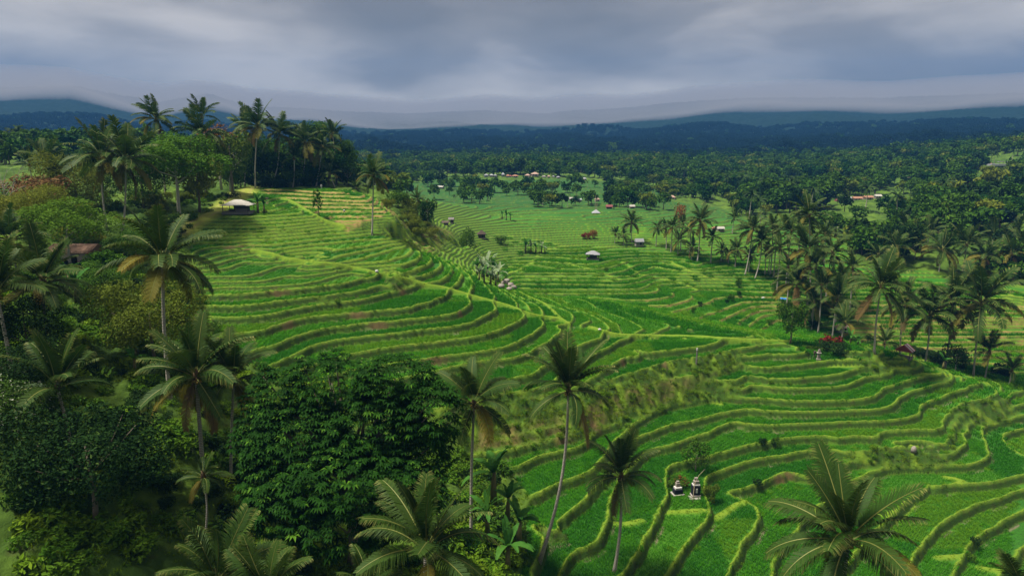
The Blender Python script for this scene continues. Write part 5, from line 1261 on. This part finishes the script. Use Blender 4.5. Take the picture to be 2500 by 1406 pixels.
for u, v, w_, h_, dp, rf, wl, kd, lab in [(1075,462,17,6,400,m_tin,m_white,'gable','pale tin roof at the left edge of the far fields'),(1398,490,18,8,330,m_tin,m_timber,'gable','low dark shed left of the white pointed roof'),(1412,491,16,5,330,m_tin2,m_white,'gable','low white wall shed beside the dark shed'),
    (1458,492,12,10,330,m_tile2,m_pink,'hip','pink hut above the white pointed roof'),(1487,511,16,10,296,m_maroon,m_timber,'gable','maroon hut right of the white pointed roof'),(1543,511,13,9,300,m_tin,m_maroon,'gable','white roofed red hut in the far fields'),
    (1641,485,16,10,345,m_tile2,m_pink,'hip','pale orange roofed hut alone before the right forest'),(2052,492,22,9,330,m_maroon,m_pink,'gable','brownish roof, leftmost of the row on the right hillside'),(2070,489,14,10,332,m_grey,m_white,'gable','blue grey roof in the row on the right hillside'),
    (2092,489,20,8,334,m_tile,m_white,'gable','rust roof in the middle of the row on the right hillside'),(2118,490,20,8,336,m_tile,m_pink,'gable','second rust roof of the row on the right hillside'),(2142,490,14,8,338,m_tin,m_white,'gable','whitish hut, rightmost of the row on the right hillside'),
    (2240,404,24,10,450,m_maroon,m_timber,'hip','upper maroon roofed lodge on the right hillside'),(2231,420,24,14,440,m_maroon,m_white,'hip','lower maroon roofed lodge on the right hillside'),(2322,406,14,8,460,m_tile2,m_white,'hip','pink roofed house right of the maroon lodges'),
    (2415,402,8,6,462,m_tile,m_white,'hip','tiny orange roof left of the long terrace building'),(2040,549,10,5,250,m_grey,m_white,'gable','small shed on the pale terraces above the palm cluster'),(2076,556,16,8,246,m_maroon,m_white,'hip','red roofed hut on the terraces above the palm cluster'),
    (1747,560,16,10,226,m_tile,m_timber,'hip','orange brown hut behind the palm row'),(1758,566,18,10,224,m_tin,m_planks,'gable','grey hut by the path behind the palm row'),(2103,407,10,6,470,m_tin2,m_white,'gable','white speck of a house high in the right forest'),(1975,447,22,5,424,m_tin,m_white,'gable','long white wall building under the pagoda roofs')]:
    hut('hillside_house' if u > 1600 else 'field_hut', lab, 'house', u, v, w_, h_, (u % 5) * .12 - .25, dp, rf, wl, kd, False, .8, .45, .15, windows=1)
# three tiered pagoda roof on the right hillside
p, m = foot_of(1981, 447, 420); root = tag(link('pagoda', None, None, p, (0, 0, .2)), 'pagoda like house with stacked red roofs on the right hillside', 'pagoda')
g = Geo(); g.box((0, 0, 1.4), (15 * m, 13 * m, 3.2)); part('wall', root, g, m_white)
for k, (ww, zz, rs_) in enumerate(((24, 6, 5), (17, 11, 4), (10, 15, 5))):
    part('roof', root, roof_geo(ww * m, ww * m * .85, rs_ * m, zz * m, 'hip', .15), m_tile2)
    if k < 2: g = Geo(); g.box((0, 0, (zz + rs_) * m), (ww * .5 * m, ww * .42 * m, 3.2 * m)); part('storey', root, g, m_maroon)
# long building with a terrace
p, m = foot_of(2450, 413, 440); root = tag(link('terrace_building', None, None, p, (0, 0, -.1)), 'long flat pale building with a railed terrace high on the right', 'building')
g = Geo(); g.box((0, 0, 4 * m), (54 * m, 14 * m, 3.5 * m)); part('slab', root, g, m_tin2)
g = Geo(); g.box((8 * m, 3 * m, 10 * m), (36 * m, 8 * m, 1.2 * m)); part('roof', root, g, m_grey)
g = Geo(); g.box((0, 2 * m, .8 * m), (48 * m, 10 * m, 3.6 * m)); part('wall', root, g, m_dark)
for k in range(7):
    g = Geo(); g.tube([((-9 + 6 * k) * m, -1 * m, 5 * m), ((-9 + 6 * k) * m, -1 * m, 10 * m)], [.12, .12], 5); part('post', root, g, m_timber)
# shrines
def block(root, name, mat, c, size, rz=0):
    g = Geo(); x, y, z = size[0] / 2, size[1] / 2, size[2]; b = min(x, y) * .12
    ring = lambda s, zz: [(-x + s, -y, zz), (x - s, -y, zz), (x, -y + s, zz), (x, y - s, zz), (x - s, y, zz), (-x + s, y, zz), (-x, y - s, zz), (-x, -y + s, zz)]
    vs = [Vector(v) + Vector(c) for v in ring(b, 0) + ring(b, z * .9)] + [Vector((a * .92, q * .92, zz)) + Vector(c) for a, q, zz in ring(b, z)]
    fs = [(i, (i + 1) % 8, 8 + (i + 1) % 8, 8 + i) for i in range(8)] + [(8 + i, 8 + (i + 1) % 8, 16 + (i + 1) % 8, 16 + i) for i in range(8)] + [tuple(range(16, 24)), tuple(range(8))[::-1]]
    g.add(vs, fs); return part(name, root, g, mat)
p, m = foot_of(1654, 1206); root = tag(link('shrine', None, None, p, (0, 0, .2)), 'low black wrapped shrine on a white slab with red flowers behind', 'shrine')
block(root, 'slab', m_slab, (0, 0, -.1), (27 * m, 20 * m, .28)); block(root, 'wrapped_base', m_cloth, (0, 0, .18), (20 * m, 15 * m, .62)); block(root, 'white_band', m_band, (0, 0, .80), (16 * m, 12 * m, .24))
block(root, 'throne', m_stone, (0, .1, 1.04), (9 * m, 8 * m, .50)); block(root, 'finial', m_stone, (0, .1, 1.54), (6 * m, 5 * m, .22))
p, m = foot_of(1696, 1213); root = tag(link('shrine', None, None, p, (0, 0, .1)), 'taller black wrapped shrine with stone throne, right of the low one', 'shrine')
block(root, 'slab', m_slab, (-2 * m, -3 * m, -.12), (26 * m, 18 * m, .22)); block(root, 'step', m_slab, (2 * m, 2 * m, .10), (21 * m, 16 * m, .26)); block(root, 'wrapped_base', m_cloth, (2 * m, 2 * m, .36), (18 * m, 14 * m, 1.25))
block(root, 'sash', m_band, (2 * m, 2 * m - 7 * m - .02, .72), (4 * m, .06, .55)); block(root, 'white_band', m_band, (2 * m, 2 * m, 1.61), (16 * m, 12 * m, .14)); block(root, 'throne', m_stone, (2 * m, 2 * m, 1.75), (12 * m, 9 * m, .45)); block(root, 'finial', m_stone, (2 * m, 3 * m, 2.2), (7 * m, 5 * m, .35))
p, m = foot_of(1691, 1231); g = Geo(); g.tube([(0, 0, -.2), (.02, 0, 1.2), (.15, .2, 2.6), (.7, .5, 3.6), (1.5, .9, 4.2)], [.05, .045, .035, .025, .012], 6)
tag(link('bamboo_pole', g.mesh('bamboo_pole', [m_bamboo], True), None, p), 'bent bamboo offering pole in front of the taller black shrine', 'pole')
p, m = foot_of(1998, 880); root = tag(link('stone_shrine', None, None, p), 'stone pillar shrine on the bund under the red flowers', 'shrine')
block(root, 'base', m_stone, (0, 0, -.15), (9 * m, 8 * m, .5)); block(root, 'pillar', m_stone, (0, 0, .35), (5.5 * m, 5 * m, .95)); block(root, 'cap', m_slab, (0, 0, 1.3), (9 * m, 7 * m, .14)); block(root, 'niche', m_stone, (0, 0, 1.44), (5 * m, 4 * m, .35)); block(root, 'finial', m_stone, (0, 0, 1.79), (3 * m, 3 * m, .2))
p, m = foot_of(1988, 876); root = tag(link('offering_stand', None, None, p), 'small wooden offering stand just left of the stone pillar shrine', 'shrine')
block(root, 'post', m_timber, (0, 0, -.2), (2 * m, 2 * m, 1.2)); block(root, 'shelf', m_timber, (0, 0, 1.0), (5 * m, 4 * m, .12)); block(root, 'roof', m_timber, (0, 0, 1.12), (4 * m, 4 * m, .3))
p, m = foot_of(653, 500); root = tag(link('yellow_shrine', None, None, p), 'small pillar shrine wrapped in pale yellow cloth behind the pavilion bananas', 'shrine')
block(root, 'base', m_stone, (0, 0, -.15), (6 * m, 6 * m, .35)); block(root, 'wrapped_pillar', m_ylw, (0, 0, .2), (4 * m, 4 * m, 1.1)); block(root, 'cap', m_timber, (0, 0, 1.3), (6 * m, 6 * m, .25))
p, m = foot_of(1700, 888); root = tag(link('marker_post', None, None, p), 'weathered post with white top on the grassy bund', 'post')
g = Geo(); g.tube([(0, 0, -.3), (.02, 0, 1.4), (0, 0, 33 * m)], [.13, .12, .12], 7); part('post', root, g, m_planks)
g = Geo(); g.tube([(0, 0, 33 * m), (0, 0, 38 * m)], [.14, .13], 7); part('cap', root, g, m_band)
def blob(name, label, cat, u, v, w, h, mat, seed, depth=None, parent=None):
    p, m = foot_of(u, v, depth); r = random.Random(seed); g = Geo(); vs, fs = [], []; R, S = 6, 9
    for i in range(R + 1):
        for j in range(S):
            a = math.pi * i / R; b = 2 * math.pi * j / S; q = 1 + r.uniform(-.16, .16)
            vs.append((math.sin(a) * math.cos(b) * w * m * .5 * q, math.sin(a) * math.sin(b) * w * m * .42 * q, math.cos(a) * h * m * .5 * q + h * m * .38))
    for i in range(R):
        for j in range(S): fs.append((i * S + j, (i + 1) * S + j, (i + 1) * S + (j + 1) % S, i * S + (j + 1) % S))
    g.add(vs, fs); return tag(link(name, g.mesh(name, [mat], True), None, p), label, cat)
blob('white_sack', 'white full sack lying on the diagonal footpath', 'sack', 920, 665, 9, 7, m_band, 1)
blob('boulder', 'pinkish boulder lying against the tall step wall', 'boulder', 2230, 1104, 12, 16, m_stone, 2)
blob('white_sack', 'white sack left among the small rear paddies', 'sack', 1464, 806, 8, 5, m_band, 3)
blob('white_sack', 'white bag on a bund of the brown walled terraces', 'sack', 840, 516, 5, 4, m_band, 5)
blob('white_sack', 'white bundle beside the bright flooded valley terrace', 'sack', 1863, 730, 8, 6, m_band, 4)
for k, (u, v, w_, h_) in enumerate([(1232,696,20,13),(1246,700,18,12),(1238,689,16,10),(1254,706,16,12),(1224,703,18,12),(1243,709,16,10)]):
    o = blob('rubble_stone', 'grey stone of the rubble heap by the pale bananas, ' + nth(k, 6), 'stone', u, v, w_, h_, m_stone, 10 + k); o['group'] = 'stones of the rubble heap'
# water channel pipe and the white figure under the hilltop palms
def standing_person(u, v, h_px, label):
    p, m = foot_of(u, v); H = h_px * m; s = H / 1.7
    J = {'pel': (0, 0, .92), 'chest': (0, 0, 1.25), 'neck': (0, 0, 1.46), 'head': (0, -.02, 1.62), 'lk': (.1, -.02, .5), 'lf': (.11, 0, .04), 'rk': (-.1, -.03, .5), 'rf': (-.12, 0, .04), 'le': (.26, 0, 1.12), 'lh': (.27, -.08, .88), 're': (-.26, 0, 1.12), 'rh': (-.27, -.08, .88), 'lsh': (.18, 0, 1.38), 'rsh': (-.18, 0, 1.38)}
    E = [('pel', 'chest'), ('chest', 'neck'), ('neck', 'head'), ('pel', 'lk'), ('lk', 'lf'), ('pel', 'rk'), ('rk', 'rf'), ('chest', 'lsh'), ('lsh', 'le'), ('le', 'lh'), ('chest', 'rsh'), ('rsh', 're'), ('re', 'rh')]
    rad = {'pel': .14, 'chest': .15, 'neck': .06, 'head': .11, 'lk': .07, 'rk': .07, 'lf': .05, 'rf': .05, 'lsh': .07, 'rsh': .07, 'le': .05, 're': .05, 'lh': .035, 'rh': .035}
    ks = list(J); me = bpy.data.meshes.new('person'); me.from_pydata([Vector(J[k]) * s for k in ks], [(ks.index(a), ks.index(b)) for a, b in E], [])
    me.materials.append(m_band); me.materials.append(m_timber)
    o = tag(link('person', me, None, p), label, 'person'); sk = o.modifiers.new('skin', 'SKIN'); 
    for k, v_ in zip(ks, me.skin_vertices[0].data): v_.radius = (rad[k] * s,) * 2; v_.use_root = (k == 'pel')
    o.modifiers.new('smooth', 'SUBSURF').render_levels = 1
standing_person(785, 463, 13, 'person in white clothes standing under the hilltop palms')

# ------------------------------------------------------------------ far trees: the largest few hundred one by one, the rest as one mass
FAR = []
def far_tree_mesh(kind, mat, k):
    lb = lobes_flat(1, 1, .9, .62, 8, k) if kind == 'flat' else lobes_round(1, 1, .85, .58, 7, k)
    def tr(g): g.tube([(0, 0, -.05), (.02, 0, .5)], [.035, .02], 5, 1)
    return leaf_mesh('far_tree', lb, 330, .17, [mat, m_pale_bark if k % 3 == 0 else m_bark], 40 + k, .6, .45, tr, up=.5)
FT = [far_tree_mesh('round', F_MID, 1), far_tree_mesh('flat', F_MID, 2), far_tree_mesh('round', F_DARK, 3), far_tree_mesh('round', F_OLIVE, 4), far_tree_mesh('flat', F_COOL, 5)]
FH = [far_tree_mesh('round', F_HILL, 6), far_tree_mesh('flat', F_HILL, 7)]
FTL = ['mid green round tree of the far hillside forest', 'spreading mid green tree of the far hillside forest', 'deep green round tree of the far hillside forest', 'olive brown tree of the far hillside forest', 'blackish spreading tree of the far hillside forest']
def far_palm_mesh():
    g = Geo(); r = random.Random(9); g.tube([(0, 0, -.05), (.01, 0, .35), (.03, 0, .72)], [.016, .012, .010], 5, 1)
    for k in range(16):
        a = k * 2.4; e = (1.1, .6, .15, -.3)[k % 4]; L = .30; c, s = math.cos(a), math.sin(a); p = Vector((.03, 0, .72)); n = 4
        for i in range(n):
            e2 = e - .35 * i; q = p + Vector((c * math.cos(e2), s * math.cos(e2), math.sin(e2))) * L / n; w = Vector((-s, c, 0)) * .034 * (1 - .2 * i)
            dz = Vector((0, 0, -.03)); t = r.uniform(.3, .7)
            g.add([p, p + w + dz, q + w * .8 + dz, q, p - w + dz, q - w * .8 + dz], [(0, 1, 2, 3), (4, 0, 3, 5)], 0, t); p = q
    return g.mesh('far_palm', [m_frond, m_ptrunk])
FP = far_palm_mesh()
rf = np.random.RandomState(31)
keepout = [(at_depth(u, v, d).x, d, 9) for u, v, d in [(1641,485,345),(1981,447,420),(2450,413,440),(2236,410,445),(2100,489,334),(2052,492,330),(2142,490,338),(1300,428,470),(1230,422,470),(1360,424,470),(1420,430,470),(2076,556,246)]]
def clear(x, y):
    ok = np.ones(len(x), bool)
    for kx, ky, kr in keepout: ok &= ~((np.abs(x - kx) < kr + 4) & (y < ky + 6) & (y > ky - 40))
    return ok
w = AREA * (1 - terr_raw) * ((YY > 168) & (RR[:, None] > 175) & (np.abs(TT)[None] < math.radians(43)) & ~((XX < -20) & (YY < 215)))
w = w * np.where(XX < -60, .6, 1) * np.clip(waves(XX, YY, 60, 71) * .9 + .72, .04, 1.35)
w = w / 42.0
sel = np.where(rf.rand(*w.shape) < w); fx, fy = XX[sel], YY[sel]; fz = Zg[sel]
# clumps standing among the far fields
cl = [(1190,470,380),(1150,455,400),(1250,470,372),(1300,470,368),(1340,470,370),(1390,455,430),(1420,460,420),(1500,470,370),(1540,470,380),(1580,472,380),(1600,455,440),(1160,480,330),(1175,490,320),(1390,500,300),(1500,500,310),(1520,505,300),(1550,508,300),(1480,498,316),(1000,455,430),(1030,448,440),(1080,450,420),(1120,450,420),(1560,460,420),(1640,470,380),(1660,475,360),(1600,478,352),(1470,480,340),(1560,482,345),(1700,480,340),(1220,462,395),(1320,462,395)]
ex, ey = [], []
for u, v, d in cl:
    c = at_depth(u, v, d)
    for _ in range(5): ex.append(c.x + rf.normal() * 11); ey.append(d + rf.normal() * 7)
ex, ey = np.array(ex), np.array(ey); fx = np.concatenate([fx, ex]); fy = np.concatenate([fy, ey]); fz = np.concatenate([fz, sample(Zg, ex, ey)])
k = clear(fx, fy); fx, fy, fz = fx[k], fy[k], fz[k]
fs_ = rf.uniform(6.0, 11.5, len(fx)) * np.where(fy < 240, .8, 1.0) * np.where((np.abs(fx) < 110) & (fy > 280) & (fy < 480), .68, 1)
order = np.argsort(np.hypot(fx, fy) / fs_); NEAREST = 290
pkk = rf.choice(6, len(fx), p=[.30, .22, .16, .08, .10, .14])
for j, i in enumerate(order[:NEAREST]):
    q = int(pkk[i]); s = float(fs_[i])
    if j >= NEAREST - 6:
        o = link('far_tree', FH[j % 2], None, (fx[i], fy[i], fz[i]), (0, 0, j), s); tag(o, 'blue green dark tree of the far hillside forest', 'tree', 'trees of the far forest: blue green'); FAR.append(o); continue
    if q == 5:
        o = link('far_palm', FP, None, (fx[i], fy[i], fz[i]), (rf.uniform(-.08, .08), rf.uniform(-.08, .08), rf.uniform(0, 6)), s * 1.35); tag(o, 'coconut palm standing in the far hillside forest', 'palm tree', 'palms of the far forest')
    else:
        o = link('far_tree', FT[q], None, (fx[i], fy[i], fz[i]), (0, 0, rf.uniform(0, 6)), (s * rf.uniform(.85, 1.15), s, s * rf.uniform(.85, 1.2))); tag(o, FTL[q], 'tree', 'trees of the far forest: ' + FTL[q].split(' tree')[0])
    FAR.append(o)
srcs = [next(o for o in FAR if o.data == m) for m in FT + [FP] + FH]
rest = order[NEAREST:]
# the wood goes on up the mountain foot
nm = 26000; r_ = np.sqrt(rf.uniform(735 ** 2, 1750 ** 2, nm)); t_ = rf.uniform(-math.radians(42), math.radians(42), nm); hx, hy = r_ * np.sin(t_), r_ * np.cos(t_)
keep = rf.rand(nm) < np.clip(1.35 - r_ / 2200, .25, 1); hx, hy = hx[keep], hy[keep]; hz_ = mheight(hx, hy) - 1.0
ax, ay, az = np.concatenate([fx[rest], hx]), np.concatenate([fy[rest], hy]), np.concatenate([fz[rest], hz_])
asz = np.concatenate([fs_[rest], rf.uniform(8, 14, len(hx))])
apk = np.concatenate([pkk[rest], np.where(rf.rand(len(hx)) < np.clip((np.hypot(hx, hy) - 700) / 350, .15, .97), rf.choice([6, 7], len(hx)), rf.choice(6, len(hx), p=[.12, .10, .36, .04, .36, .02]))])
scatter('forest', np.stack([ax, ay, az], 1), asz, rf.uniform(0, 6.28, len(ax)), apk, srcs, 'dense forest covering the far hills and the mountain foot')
